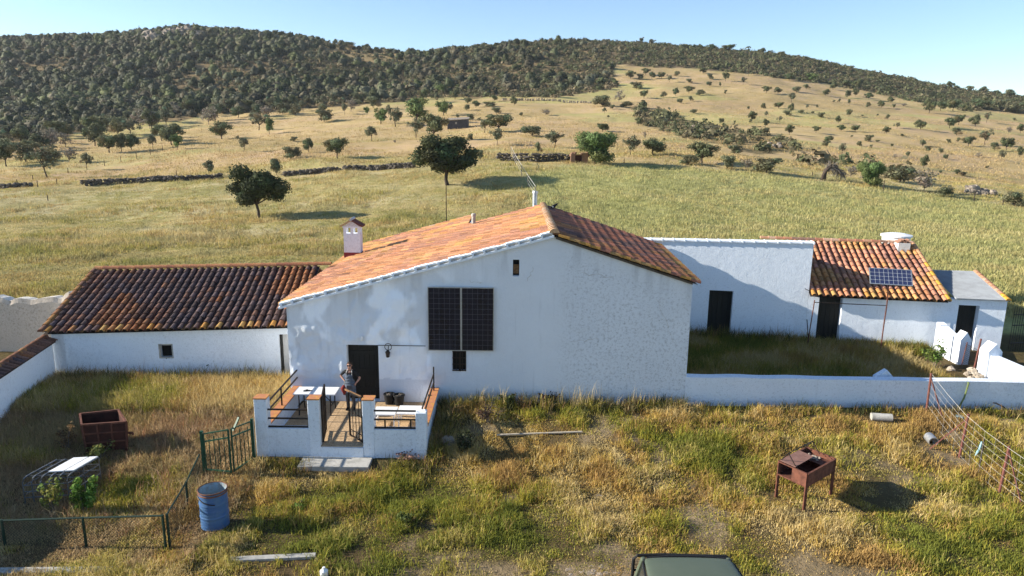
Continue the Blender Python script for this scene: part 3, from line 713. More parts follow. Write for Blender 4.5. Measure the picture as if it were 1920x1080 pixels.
rows('trees along the skyline', 'small dark tree standing on the skyline of the hill', [
 ('o',1215,262,60,68),('o',1025,254,34,44),('b',820,290,44,90),('o',870,260,26,40),('o',680,290,28,44),('b',560,326,62,96),('o',475,294,28,42),('o',400,284,28,50),('o',275,288,34,54),('o',140,270,36,56),('b',50,276,44,92),
 ('y',1302,254,42,36),('p',1685,250,40,40),('p',1745,254,38,52),('o',205,276,22,36),('o',345,284,20,30),('b',1420,246,20,40),('b',10,244,26,30)], ox=640)
rows('trees along the skyline', 'small dark tree standing on the skyline of the hill', [
 ('o',100,270,30,38),('o',160,274,36,54),('o',260,280,40,84),('o',445,306,36,54),('b',555,321,34,54),('y',330,284,24,24),('p',490,310,28,40),('b',940,400,34,62),('p',1185,424,24,24),('o',1500,504,46,54),('o',1540,504,34,42),('o',1615,510,42,50),
 ('o',1695,526,42,64),('o',1760,531,30,54),('b',1840,550,54,76),('p',1465,484,30,30),('o',20,262,24,26),('o',66,262,24,24),('b',1060,412,20,40),('p',1285,446,30,36),('b',620,330,22,40),('b',690,338,22,44),('b',800,362,24,44)], ox=1280)
rows('trees along the skyline', 'small dark tree standing on the skyline of the hill', [
 ('o',1550,209,44,38),('o',1210,195,30,42),('o',1270,194,26,34),('o',1305,204,26,34),('o',1355,204,30,44),('o',1420,210,36,54),('b',1700,221,42,66),('o',1885,250,30,38),('p',1800,230,22,24),('b',1640,214,22,30),('b',1490,212,24,30),('o',1510,205,20,22),
 ('b',1110,196,50,70),('b',870,178,24,40),('b',790,190,22,44),('b',685,200,24,40),('b',560,206,22,70),('b',440,216,20,60),('b',230,226,30,50),('b',100,226,26,60)])
# trees at the lower edge of the wood, one by one
r_ = random.Random(5); pts_ = []
while len(pts_) < 62:
    x = r_.uniform(-25, 700); y0 = np.interp(x, [-25, 60, 150, 250, 330, 400, 500, 640, 700], [262, 250, 238, 224, 214, 208, 202, 192, 188]); y = y0+abs(r_.gauss(0, 15))*np.interp(x, [0, 350, 700], [1.7, 1.4, .6])
    if all((x-a)**2+(2.2*(y-b))**2 > 260 for a, b in pts_): pts_.append((x, y))
for x, y in sorted(pts_, key=lambda p: p[1]):
    s = np.interp(y, [185, 220, 300], [19, 26, 40])*r_.uniform(.8, 1.25); k = r_.choice(['oak', 'oak', 'bush', 'open_tree', 'open_tree', 'grey_bush'])
    place(k, x, y, s, s*r_.uniform(.95, 1.35), 'scrubby tree at the lower edge of the dark wood', 'scrubby trees along the lower edge of the wood', 'tree')

# the wood and the heath: masses nobody could count
def mass(name, polys, step, rad, hgt, K, leaf, bases, dens, seed, ylim=(140, 460), slim=.86):
    r_ = np.random.default_rng(seed); n = int((ylim[1]-ylim[0])*(ylim[1]+ylim[0])*slim/step**2)
    y = np.sqrt(r_.uniform(ylim[0]**2, ylim[1]**2, n)); x = r_.uniform(-slim, slim, n)*y
    z = hz(x, y); px, py = proj(x, y, z); k = np.zeros(n, bool)
    for p in polys: k |= inpoly(px+14*(fbm(x*.06, y*.06, 7)-.5), py+8*(fbm(x*.06+9, y*.06, 8)-.5), p)
    k &= ~(inpoly(px, py, BARE) & (r_.random(n) > .18)); k &= r_.random(n) < dens(x, y)
    x, y, z = x[k], y[k], z[k]; n = len(x)
    R_ = rad*np.exp(r_.normal(0, .32, n)); H_ = hgt*R_/rad*r_.uniform(.8, 1.25, n)
    d = r_.normal(size=(n, K, 3)); d /= np.linalg.norm(d, axis=2)[..., None]; d[..., 2] = np.abs(d[..., 2])*1.0-.12
    sc = np.stack([R_, R_, H_], -1)[:, None, :]
    wob = 1+.28*np.sin(d[..., :1]*5+x[:, None, None])*np.cos(d[..., 1:2]*6+y[:, None, None])
    P = np.stack([x, y, z], -1)[:, None, :]+d*sc*wob*(r_.random((n, K, 1))**.16)
    P = P.reshape(-1, 3); N = len(P)
    nr = d.reshape(-1, 3)+r_.normal(0, .24, (N, 3)); t = np.cross(nr, r_.normal(size=(N, 3))); t /= np.linalg.norm(t, axis=1)[:, None]
    b = np.cross(nr, t); b /= np.linalg.norm(b, axis=1)[:, None]; s = (leaf*np.repeat(R_/rad, K)*r_.uniform(.6, 1.3, N))[:, None]
    V = np.stack([P-t*s, P+b*s*.7, P+t*s, P-b*s*.7], 1).reshape(-1, 3)
    o = np.arange(N)*4; Q = np.stack([o, o+1, o+2, o+3], -1)
    bb = np.array(bases)[r_.integers(0, len(bases), n)]*r_.uniform(.75, 1.3, (n, 1))
    C = np.repeat(bb, K, axis=0)*r_.uniform(.75, 1.25, (N, 1)); C = np.repeat(C, 4, axis=0)
    tag(link(name, np_mesh(name, V, Q, np.zeros((0, 3)), C, M['leaf'])), kind='stuff')
def canopies(name, poly, step, seed, ylim=(140, 460), slim=.86):
    """a wood of separate rounded crowns: knobbly domes wrapped in leaf clumps"""
    r_ = np.random.default_rng(seed); gx, gy = np.meshgrid(np.arange(-slim*ylim[1], slim*ylim[1], step), np.arange(ylim[0], ylim[1], step))
    x = gx.ravel()+r_.uniform(-.46, .46, gx.size)*step; y = gy.ravel()+r_.uniform(-.46, .46, gx.size)*step; k = np.abs(x) < slim*y; x, y = x[k], y[k]
    z = hz(x, y); px, py = proj(x, y, z); k = inpoly(px+16*(fbm(x*.06, y*.06, 7)-.5), py+9*(fbm(x*.06+9, y*.06, 8)-.5), poly)
    k &= ~(inpoly(px, py, BARE) & (r_.random(len(x)) > .2)); dn = fbm(x*.03, y*.03, 71, 3); k &= r_.random(len(x)) < np.clip(1.62-dn*1.5+(x < -70)*.22-.42*smooth(-40, 50, x)-.6*smooth(.50, .62, fbm(x*.025+7, y*.025, 74, 3)), .10, .97)*np.where(px > 560, .5, 1)
    lowedge = np.interp(px, [-430, 60, 250, 400, 640, 900, 1040, 1160], [285, 262, 232, 214, 200, 184, 184, 166]); k &= r_.random(len(x)) < np.clip((lowedge+4-py)/22, .12, 1)
    x, y, z = x[k], y[k], z[k]; n = len(x); R_ = np.clip(step*.50*np.exp(r_.normal(0, .46, n)), .45, 2.2); H_ = R_*r_.uniform(.75, 1.2, n); zc = z+H_*.5
    base = np.array([(.10, .112, .055), (.12, .13, .07), (.13, .125, .075), (.08, .095, .045), (.16, .14, .09), (.11, .125, .05), (.145, .15, .10)])[r_.integers(0, 7, n)]*r_.uniform(.5, 1.0, (n, 1))*(.45+1.1*fbm(x*.025, y*.04, 75, 3))[:, None]
    na, nt = 10, 5; th = np.linspace(.05, 2.1, nt); a = np.arange(na)*2*np.pi/na
    T, A = np.meshgrid(th, a, indexing='ij'); D = np.stack([np.sin(T)*np.cos(A), np.sin(T)*np.sin(A), np.cos(T)], -1).reshape(-1, 3); nv = len(D)
    wob = 1+r_.normal(0, .24, (n, nv, 1)); P = np.stack([x, y, zc], -1)[:, None, :]+D[None]*wob*np.stack([R_, R_, H_], -1)[:, None, :]*.84
    i = np.arange(nt*na).reshape(nt, na); q = np.stack([i[:-1], np.roll(i[:-1], -1, 1), np.roll(i[1:], -1, 1), i[1:]], -1).reshape(-1, 4)
    Q1 = (q[None]+(np.arange(n)*nv)[:, None, None]).reshape(-1, 4); C1 = (base[:, None, :]*r_.uniform(.8, 1.2, (n, nv, 1))).reshape(-1, 3); V1 = P.reshape(-1, 3)
    K = 60; d = r_.normal(size=(n, K, 3)); d[..., 2] = np.abs(d[..., 2])*1.05-.35; d /= np.linalg.norm(d, axis=2)[..., None]
    P = (np.stack([x, y, zc], -1)[:, None, :]+d*np.stack([R_, R_, H_], -1)[:, None, :]*r_.uniform(.82, 1.2, (n, K, 1))).reshape(-1, 3); N = len(P)
    nr = d.reshape(-1, 3)+r_.normal(0, .28, (N, 3)); t = np.cross(nr, r_.normal(size=(N, 3))); t /= np.linalg.norm(t, axis=1)[:, None]; b = np.cross(nr, t); b /= np.linalg.norm(b, axis=1)[:, None]
    s = (np.repeat(R_, K)*.17*r_.uniform(.6, 1.3, N))[:, None]; V2 = np.stack([P-t*s, P+b*s*.8, P+t*s, P-b*s*.8], 1).reshape(-1, 3); o = np.arange(N)*4+len(V1)
    C2 = np.repeat(np.repeat(base, K, axis=0)*r_.uniform(.8, 1.3, (N, 1)), 4, axis=0)
    tag(link(name, np_mesh(name, np.concatenate([V1, V2]), np.concatenate([Q1, np.stack([o, o+1, o+2, o+3], -1)]), np.zeros((0, 3)), np.concatenate([C1, C2]), M['leaf'])), kind='stuff')
canopies('woodland', WOOD, 2.75, 81)
CENTRE = [(540, 60), (1140, 60), (1150, 165), (1040, 183), (900, 182), (760, 186), (640, 194), (540, 200)]
mass('scrub', [CENTRE], 2.3, 1.05, 1.15, 44, .25, [(.13, .125, .065), (.10, .11, .05), (.16, .14, .08), (.14, .12, .07), (.095, .105, .05)], lambda x, y: np.clip(1.45-fbm(x*.045, y*.045, 76, 3)*1.1, .25, 1), 84, ylim=(150, 430))
mass('heath', [HEATH, BAND, BAND2], 1.75, .9, 1.05, 48, .24, [(.15, .13, .075), (.13, .13, .065), (.17, .14, .08), (.105, .118, .055), (.12, .125, .06)], lambda x, y: np.clip(1.5-fbm(x*.05, y*.05, 72, 3)*1.0, .3, 1)*np.where(y < 190, .42, 1), 82, ylim=(85, 440))
mass('understorey', [WOOD], 2.2, .9, .9, 22, .34, [(.16, .13, .075), (.19, .15, .085), (.12, .12, .06), (.22, .17, .10)], lambda x, y: np.clip(fbm(x*.05, y*.05, 73, 3)*1.4-.1, 0, 1), 83)

# ------------------------------------------------------------------ dead tree
p = ground(1543, 338); t = thing('dead_tree', p, 'dead bent tree with black trunk and bare twigs bowed to the right', 'tree')
k = (p-CAM).dot(FW)/F_PX
def q(dx, dz, dy=0): return p+Vector((dx*k, dy*k, dz*k))
mb = MB(); mb.tube([q(0, -2), q(1, 8), q(3, 18), q(12, 27), q(22, 26), q(30, 16), q(40, 8)], [5*k, 4.4*k, 4*k, 3.4*k, 2.6*k, 1.6*k, .8*k], 9)
mb.build('trunk', 'bark', t, smooth=True)
mb = MB(); rr = random.Random(3)
for i in range(230):
    a = rr.random(); bs = q(3+a*32, 20+8*math.sin(a*3)-a*10); an = rr.uniform(-1.3, 2.3); L = rr.uniform(6, 17)
    e = bs+Vector((math.cos(an)*L*k, rr.uniform(-8, 8)*k, (math.sin(an)*L*(.9) if a < .5 else -abs(math.sin(an))*L)*k))
    mb.tube([bs, (bs+e)/2+Vector((rr.uniform(-1, 1), rr.uniform(-1, 1), 1))*k, e], [.7*k, .45*k, .25*k], 4)
mb.build('branches', 'grey_bark', t)

# ------------------------------------------------------------------ dry-stone walls, hut, ruin, outcrop, fences on the slope
def rock(mb, c, r, seed, m=0, flat=.7):
    rr = random.Random(seed); V = []; n1, n2 = 7, 5
    ph = [rr.uniform(0, 6) for _ in range(6)]
    for i in range(n2+1):
        for j in range(n1):
            th = math.pi*i/n2; a = 2*math.pi*j/n1+.3*i
            f = 1+.22*math.sin(3*a+ph[0])*math.sin(th*2+ph[1])+.16*math.sin(5*a+ph[2])+rr.uniform(-.13, .13)
            V.append(Vector(c)+Vector((r*f*math.sin(th)*math.cos(a), r*f*math.sin(th)*math.sin(a)*.85, r*f*flat*math.cos(th))))
    mb.add(V, [(i*n1+j, i*n1+(j+1) % n1, (i+1)*n1+(j+1) % n1, (i+1)*n1+j) for i in range(n2) for j in range(n1)], None, m)
def stone_wall(pts, label, h=.62, mat_='stone_dark', dens=1.7):
    P = [ground(*p_) for p_ in pts]; mb = MB(); sd = int(pts[0][0]*7)
    for a, b in zip(P[:-1], P[1:]):
        L = (b-a).length; n = int(L/.34*dens)
        for i in range(n):
            f = (i+random.random())/n; c = a.lerp(b, f); z0 = hz1(c.x, c.y); hh = h*(.8+.35*vnoise(c.x*.25, c.y*.25, 5))
            for lv in range(3):
                if random.random() < .9: rock(mb, (c.x+random.gauss(0, .06), c.y+random.gauss(0, .16), z0+hh*(lv+.45)/3), random.uniform(.17, .30), sd+i*3+lv)
    o = mb.build('stone_wall', mat_, loc=P[0]); tag(o, label, 'wall')
stone_wall([(155, 348), (250, 343), (330, 339), (418, 334)], 'long dark dry-stone wall on the left, below the leaning young trees')
stone_wall([(532, 331), (600, 325), (680, 319), (778, 315)], 'dry-stone wall between the round oak and the broad oak')
stone_wall([(932, 302), (1000, 303), (1045, 302), (1074, 304)], 'dark dry-stone wall ending at the small ruin with reddish door', 1.15)
stone_wall([(-30, 355), (20, 352), (60, 350)], 'low broken dry-stone wall at the left edge', .5)
stone_wall([(940, 188), (1030, 189), (1110, 194)], 'long low pale stone wall high on the middle slope below the scrub', .7, 'stone', .6)
# ruin with reddish door
p = ground(1088, 307); t = thing('stone_ruin', p, 'small ruined stone doorway with reddish door left of the bushy green tree', 'ruin'); k = (p-CAM).dot(FW)/F_PX
mb = MB()
for x0, x1, hh in ((-18, -10, 17), (3, 14, 18)): mb.frame(p+Vector(((x0+x1)/2*k, .3, hh*k/2)), ((x1-x0)/2*k, 0, 0), (0, .35, 0), (0, 0, hh*k/2+.1))
for i in range(26): rock(mb, p+Vector((random.choice([random.uniform(-19, -9), random.uniform(2, 15)])*k, random.uniform(0, .6), random.uniform(14, 21)*k)), random.uniform(.12, .24), 900+i)
mb.build('wall', simple('reddish_stone', (.30, .17, .11), c2=(.14, .09, .06), scale=2, bmp=.6), t)
mb = MB(); mb.frame(p+Vector((-3.5*k, .25, 7.5*k)), (6.3*k, 0, 0), (0, .06, 0), (0, 0, 7.6*k)); mb.build('door', 'rust_dark', t)
mb = MB(); mb.bar(p+Vector((-10*k, .1, 16*k)), p+Vector((3.4*k, .1, 16.3*k)), .14); mb.build('lintel', 'wood', t)
# hut
p = ground(858, 242); t = thing('stone_hut', p, 'small shaded stone hut with sloping roof and one tiny opening on the slope', 'hut'); k = (p-CAM).dot(FW)/F_PX
mb = MB(); x0, x1 = -19*k, 19*k
mb.prism([p+Vector((x0, 0, -.4)), p+Vector((x1, 0, -.4)), p+Vector((x1, 0, 18*k)), p+Vector((x0, 0, 15.5*k))], (0, 4, 0)); mb.build('wall', simple('shaded_stone_masonry', (.075, .07, .075), c2=(.04, .038, .04), scale=2), t)  # wall colour darkened to hold the shade on its front
mb = MB(); mb.prism([p+Vector((x0-.2, -.25, 15.6*k)), p+Vector((x1+.2, -.25, 18.1*k)), p+Vector((x1+.2, -.25, 18.9*k)), p+Vector((x0-.2, -.25, 16.4*k))], (0, 4.5, .5)); mb.build('roof', 'stone', t)
mb = MB(); mb.frame(p+Vector((-3*k, -.01, 11*k)), (1.7*k, 0, 0), (0, .05, 0), (0, 0, 1.9*k)); mb.build('opening', 'pale_rock', t)
# outcrop on the summit
mb = MB(); p0 = ground(330, 66)
for i in range(70):
    x = 275+i*1.55+random.gauss(0, 3); pp = ground(x, np.interp(x, [270, 300, 340, 390], [72, 66, 61, 66])+random.uniform(0, 9)); rock(mb, pp+Vector((0, 0, random.uniform(-.5, 1.6))), random.uniform(1.0, 3.0), 300+i, flat=.9)
tag(mb.build('rock_outcrop', 'stone', loc=p0), 'pale jagged rock outcrop on the summit of the left hill', 'rocks')
for (x, y, n, lab) in [(1830, 363, 26, 'heap of brown stones and branches at the right end of the green field'), (1308, 238, 12, 'pale stone heap in the scrub strip on the slope'), (1450, 276, 12, 'dark stone heap at the lower end of the scrub strip')]:
    mb = MB(); pp = ground(x, y)
    for i in range(n): a = random.gauss(0, .9); rock(mb, pp+Vector((a, random.gauss(0, .5), random.uniform(0, .7)*math.exp(-a*a*.3))), random.uniform(.2, .5), 500+i+x)
    tag(mb.build('stone_heap', 'stone', loc=pp), lab, 'stones')
def post(px, py, ptop, r=.035, mat_='grey_bark', label=None, group=None, name='fence_post', tilt=0):
    b = ground(px, py); z = at(px, ptop, b.y).z; mb = MB()
    mb.tube([b-Vector((0, 0, .1)), Vector((b.x+tilt*.5, b.y, (b.z+z)/2)), Vector((b.x+tilt, b.y, z))], [r*1.1, r, r*.9], 6); return tag(mb.build(name, mat_, loc=b), label, 'fence post', group)
for x, y, yt in [(33, 349, 336), (62, 338, 328), (71, 351, 338), (107, 346, 335), (128, 325, 315), (196, 311, 299), (227, 304, 293), (256, 298, 285), (282, 291, 278), (305, 283, 272), (331, 330, 318), (90, 376, 366)]:
    post(x, y, yt, .05, 'bark', 'thin dark wooden fence post on the left slope', 'fence posts on the left slope')
for x, y, yt in [(1656, 358, 338), (1826, 378, 362), (1880, 384, 373), (1170, 306, 297), (1523, 330, 322)]:
    post(x, y, yt, .05, 'bark', 'thin wooden fence post along the top edge of the green field', 'fence posts along the green field')
post(837, 425, 346, .035, 'iron', 'tall thin dark mast rising behind the orange roof', None, 'mast')['category'] = 'mast'
# field fence running up from the house
P = [ground(x, y) for x, y in ((1004, 372), (990, 350), (978, 330), (966, 308), (958, 290))]; t = thing('wire_fence', P[0], 'pale wire fence line climbing the field behind the roof ridge', 'fence')
for a in P:
    mb = MB(); mb.tube([a-Vector((0, 0, .1)), a+Vector((0, 0, 1.15))], .035, 6); mb.build('post', 'grey_bark', t)
mb = MB()
for hgt in (.35, .7, 1.1): mb.tube([a+Vector((0, 0, hgt)) for a in P], .02 if hgt > 1 else .01, 5)
mb.build('wire', 'straps', t)
# thin summer haze: one closed box round camera and land
mb = MB(); mb.box(-1300, 1300, -45, 1200, -30, 150)
M['haze'] = bpy.data.materials.new('haze'); M['haze'].use_nodes = True; nt_ = M['haze'].node_tree; nt_.nodes.remove(nt_.nodes['Principled BSDF'])
pv_ = nt_.nodes.new('ShaderNodeVolumePrincipled'); pv_.inputs['Color'].default_value = (.86, .92, 1, 1); pv_.inputs['Density'].default_value = .00010; pv_.inputs['Anisotropy'].default_value = .2
nt_.links.new(pv_.outputs[0], nt_.nodes['Material Output'].inputs['Volume'])
tag(mb.build('haze', 'haze'), kind='stuff')
# ------------------------------------------------------------------ main farmhouse
YF = 21.8; YB = 30.5
XL = at(541, 650, YF).x; XR = at(1294, 600, YF).x
ZL = at(541, 574, YF).z; AP = at(1039, 443, YF); ZR = at(1297, 530, YF).z
def roofz(x): return np.where(x < AP.x, ZL+(AP.z-ZL)*(x-XL)/(AP.x-XL), ZR+(AP.z-ZR)*(XR-x)/(XR-AP.x))
house = thing('farmhouse', ((XL+XR)/2, YF, 0), 'large white gabled farmhouse with orange clay-tile roof and dark doorway', 'farmhouse')
def rect(x0, y0, x1, y1, Y=YF):
    a = at(x0, y1, Y); b = at(x1, y0, Y); return (a.x, b.x, a.z, b.z)
DOOR = rect(653.5, 647, 709, 757); WINU = rect(961.5, 487, 974, 518); WINL = rect(848.5, 658, 874, 695)
DOOR = (DOOR[0], DOOR[1], .02, DOOR[3])
def facade():
    xs = set(np.arange(XL, XR, .05)); zs = set(np.arange(-.6, AP.z, .05))
    for a, b, c, d in (DOOR, WINU, WINL): xs |= {a, b}; zs |= {c, d}
    xs |= {XR, AP.x}; zs |= {AP.z}
    def clean(s, keep):
        s = sorted(s); o = [s[0]]
        for v in s[1:]:
            if v-o[-1] < .012:
                if v in keep: o[-1] = v
            else: o.append(v)
        return np.array(o)
    kx = {v for q in (DOOR, WINU, WINL) for v in q[:2]} | {XR, AP.x, XL}; kz = {v for q in (DOOR, WINU, WINL) for v in q[2:]} | {AP.z}
    xs = clean(xs, kx); zs = clean(zs, kz)
    X, Z = np.meshgrid(xs, zs); top = roofz(X); Z2 = np.minimum(Z, top)
    edge = np.ones_like(X)
    for a, b, c, d in (DOOR, WINU, WINL):
        dd = np.maximum(np.maximum(a-X, X-b), np.maximum(c-Z2, Z2-d)); edge *= np.clip(dd/.15, 0, 1)
    edge *= np.clip((X-XL)/.1, 0, 1)*np.clip((XR-X)/.1, 0, 1)
    am = smooth(.8, -4.2, X)*smooth(.75, 1.0, Z2)*smooth(4.6, 3.4, Z2)
    wx = X+.25*fbm(X*1.1, Z2*1.1, 3, 3)
    n1 = fbm(wx*2.1, Z2*1.2+4, 17, 4); n2 = fbm(X*5, Z2*3.2, 23, 4); patch = smooth(.40, .55, fbm(X*.62+3, Z2*.62, 29, 3))
    D = .20*(n1-.5)*am*patch+.10*(n2-.5)*am*patch+.008*(fbm(X*.8, Z2*.8, 33, 3)-.5)+.005*(fbm(X*6, Z2*6, 35, 3)-.5)*smooth(-2, 2, X)
    Yv = YF-D*edge
    V = np.stack([X, Yv, Z2], -1).reshape(-1, 3); nz, nx = X.shape; i = np.arange(nx*nz).reshape(nz, nx)
    Fq = np.stack([i[:-1, :-1], i[:-1, 1:], i[1:, 1:], i[1:, :-1]], -1)
    cxm = (X[:-1, :-1]+X[1:, 1:])/2; czm = (Z[:-1, :-1]+Z[1:, 1:])/2
    keep = (Z2[1:, 1:]-Z2[:-1, 1:] > 1e-4) | (Z2[1:, :-1]-Z2[:-1, :-1] > 1e-4)
    for a, b, c, d in (DOOR, WINU, WINL): keep &= ~((cxm > a) & (cxm < b) & (czm > c) & (czm < d))
    me = np_mesh('wall', V-np.array(BASE[house]), Fq[keep], np.zeros((0, 3)), np.ones((len(V), 3)), M['plaster'])
    x, z = V[:, 0], V[:, 2]
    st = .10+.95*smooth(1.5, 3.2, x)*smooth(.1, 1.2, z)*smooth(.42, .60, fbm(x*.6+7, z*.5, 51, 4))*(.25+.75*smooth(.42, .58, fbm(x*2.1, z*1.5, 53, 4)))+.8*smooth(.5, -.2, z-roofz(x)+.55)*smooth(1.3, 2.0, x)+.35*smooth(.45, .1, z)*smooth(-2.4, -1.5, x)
    pt = np.tile(np.array([.97, .97, .97]), (len(x), 1)); pl = (x < at(800, 700, YF).x)
    sm = smooth(.50, .62, fbm((x+.5*fbm(x*1.3, z, 5, 2))*1.7, z*.9+2, 57, 5))*smooth(.2, -3.0, x)*smooth(.8, 1.1, z)*smooth(5.0, 3.6, z)  # whitewash smears, brightened to read as patches of grazing sun
    pt = pt*(.88+.24*sm[:, None])
    sp = smooth(.55, .10, z+.35*(fbm(x*2.2, z*2, 61, 3)-.5))[:, None]*.75; pt = pt*(1-sp)+np.array([.74, .71, .66])*sp
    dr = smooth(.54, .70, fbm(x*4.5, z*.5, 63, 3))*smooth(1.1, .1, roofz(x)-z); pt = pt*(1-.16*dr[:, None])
    new = pl & (x > DOOR[1]-.01) & (z < at(750, 648, YF).z); pt[new] = (1, .985, .97)
    dado = pl & (z < at(750, 711, YF).z+.03*np.sin(x*9)); pt[dado] = (.76, .77, .80); pt[dado & (x < DOOR[0])] = (.82, .86, .92)
    for nm, arr3 in (('stain', np.stack([st]*3, -1)), ('paint', pt)):
        ca = me.color_attributes.new(nm, 'FLOAT_COLOR', 'POINT'); arr = np.ones((len(V), 4), np.float32); arr[:, :3] = np.clip(arr3, 0, 1.10); ca.data.foreach_set('color', arr.ravel())
    me.polygons.foreach_set('use_smooth', np.ones(len(me.polygons), bool))
    o = link('wall', me, house); BASE[o] = BASE[house]; return o
facade()
mb = MB()
mb.add([(XL, YF, -.6), (XL, YB, -.6), (XL, YB, ZL), (XL, YF, ZL)], [(0, 1, 2, 3)])
mb.add([(XR, YF, -.6), (XR+.55, YB, -.6), (XR+.55, YB, ZR-.18), (XR, YF, ZR)], [(3, 2, 1, 0)])
mb.add([(XL, YB, -.6), (XR+.55, YB, -.6), (XR+.55, YB, ZR-.18), (AP.x, YB, AP.z), (XL, YB, ZL)], [(0, 1, 2, 3, 4)])
mb.build('side_wall', 'plaster2', house)
def reveal(r, depth, mat_, parent, nm='reveal', Y=YF):
    a, b, c, d = r; mb = MB()
    mb.add([(a, Y, c), (a, Y+depth, c), (a, Y+depth, d), (a, Y, d)], [(0, 1, 2, 3)]); mb.add([(b, Y, c), (b, Y+depth, c), (b, Y+depth, d), (b, Y, d)], [(3, 2, 1, 0)])
    mb.add([(a, Y, d), (b, Y, d), (b, Y+depth, d), (a, Y+depth, d)], [(0, 1, 2, 3)]); mb.add([(a, Y, c), (b, Y, c), (b, Y+depth, c), (a, Y+depth, c)], [(3, 2, 1, 0)])
    return mb.build(nm, mat_, parent)
# door: recessed dark plank leaf
reveal(DOOR, .34, 'plaster2', house, 'door_reveal')
a, b, c, d = DOOR; mb = MB(); n = 6
for i in range(n): mb.box(a+(b-a)*i/n+.004, a+(b-a)*(i+1)/n-.004, YF+.24, YF+.29, c, d)
for z in (.35, 1.0, 1.6): mb.box(a+.02, b-.02, YF+.215, YF+.239, z-.06, z+.06)
mb.box(a, b, YF+.292, YF+.32, c, d); dr = mb.build('door', 'door_dark', house)
mb = MB(); mb.tube([(b-.14, YF+.2, .95), (b-.14, YF+.17, .95), (b-.14, YF+.17, 1.08)], .014, 6); mb.build('handle', 'iron', dr)
# small upper window, wooden shutter in its lower part
reveal(WINU, .25, 'plaster2', house, 'window_reveal')
a, b, c, d = WINU; wn = MB(); wn.box(a, b, YF+.22, YF+.26, c, d); wo = wn.build('window', 'dark', house)
mb = MB(); mb.box(a+.012, b-.012, YF+.15, YF+.19, c+.06, c+(d-c)*.66); mb.build('shutter', 'wood', wo)
# lower window with iron grille
a, b, c, d = WINL; reveal(WINL, .16, 'plaster2', house, 'window_reveal')
wn = MB(); wn.box(a, b, YF+.13, YF+.16, c, d); wo = wn.build('window', 'dark', house); mb = MB()
for i in range(5): x = a+.02+(b-a-.04)*i/4; mb.bar((x, YF-.02, c), (x, YF-.02, d), .022)
for i in range(4): z = c+.02+(d-c-.04)*i/3; mb.bar((a, YF-.03, z), (b, YF-.03, z), .028)
mb.bar(((a+b)/2+.03, YF-.04, c), ((a+b)/2+.03, YF-.04, d), .035); mb.build('grille', 'iron', wo)
# cable along the top of the door, little white lamp over it
mb = MB(); zc_ = at(750, 647.5, YF).z; mb.tube([(DOOR[1], YF-.02, zc_), (at(798, 648, YF).x, YF-.02, zc_-.005)], .012, 6); mb.build('conduit', 'iron', house)
p = at(678, 634, YF-.04); mb = MB(); mb.lathe([(.03, -.09), (.05, -.06), (.05, .05), (.02, .09), (.001, .1)], p, 10); mb.build('door_lamp', 'white', house)
mb = MB(); rr_ = random.Random(9)
for x0, y0, x1, y1 in ((990, 527, 1000, 503), (1232, 560, 1262, 640), (1090, 512, 1150, 520), (880, 528, 905, 530), (1075, 640, 1120, 636)):
    pts = [at(x0+(x1-x0)*f+rr_.uniform(-3, 3), y0+(y1-y0)*f+rr_.uniform(-3, 3), YF-.004) for f in np.linspace(0, 1, 9)]; mb.tube(pts, [.003]+[rr_.uniform(.002, .006) for _ in range(7)]+[.003], 4)
mb.build('crack', 'mortar', house)
# roof: two slopes, ridge, white verge
OH = .20; vs_ = Vector((AP.x-XL, 0, AP.z-ZL)).normalized(); vr_ = Vector((AP.x-XR, 0, AP.z-ZR)).normalized()
yf0 = YF-.02; LEN = YB+.18-yf0
mb = MB(); O = Vector((XL, yf0, ZL+.03))-vs_*OH; Ls = (Vector((AP.x, yf0, AP.z+.03))-O).length
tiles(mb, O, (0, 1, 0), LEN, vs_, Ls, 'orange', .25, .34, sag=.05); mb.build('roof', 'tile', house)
zroof = lambda x: ZL+(AP.z-ZL)*(x-XL)/(AP.x-XL)
pX = min((at(885, 404, y) for y in np.arange(29, 38, .02)), key=lambda q: abs(q.z-zroof(q.x)-.14)); YB2 = pX.y-.1
mb = MB(); O = Vector((XL, YB+.19, ZL+.03))-vs_*OH; Lx = (pX.x-XL)/vs_.x+OH
tiles(mb, O, (0, 1, 0), YB2-YB-.1, vs_, Lx, 'orange', .25, .34); mb.build('rear_roof', 'tile', house)
mb = MB(); mb.prism([(XL+.004, YB+.01, -.6), (pX.x, YB+.01, -.6), (pX.x, YB+.01, zroof(pX.x)-.03), (XL+.004, YB+.01, ZL-.02)], (0, YB2-YB-.15, 0)); mb.build('rear_wall', 'plaster2', house)
mb = MB(); q0 = Vector((XL, YB2+.1, ZL+.12))-vs_*OH; ridge_tiles(mb, q0, q0+vs_*Lx, 'orange', .10, .34); mb.build('verge_tiles', 'tile', house)
mb = MB(); O2 = Vector((XR, YF-.10, ZR+.03))-vr_*.16; Lr = (Vector((AP.x, YF-.10, AP.z+.03))-O2).length
eA = Vector((XR+.55, 0, ZR-.18))-Vector((XR, 0, ZR)); eA = Vector((eA.x, YB-YF, eA.z)); tiles(mb, O2, eA, LEN+.1, vr_, Lr, 'mossy', .25, .36, wob=.008, edge_lichen=.8, sag=.04, Ls2=Lr+.58); mb.build('roof', 'tile', house)
mb = MB(); ridge_tiles(mb, (AP.x, yf0-.06, AP.z+.12), (AP.x, YB+.2, AP.z+.12), 'orange', .15, .38, col=lambda i: random.choice([(.60, .40, .26), (.62, .46, .32), (.58, .36, .20)])); mb.build('ridge_cap', 'tile', house)
mb = MB(); pl0 = Vector((XL, 0, ZL))-vs_*.12; L = (Vector((AP.x, 0, AP.z))-pl0).length
def vp(s, y, h): v = pl0+vs_*s; nrm = Vector((-vs_.z, 0, vs_.x)); v = v+nrm*h; return Vector((v.x, y, v.z))
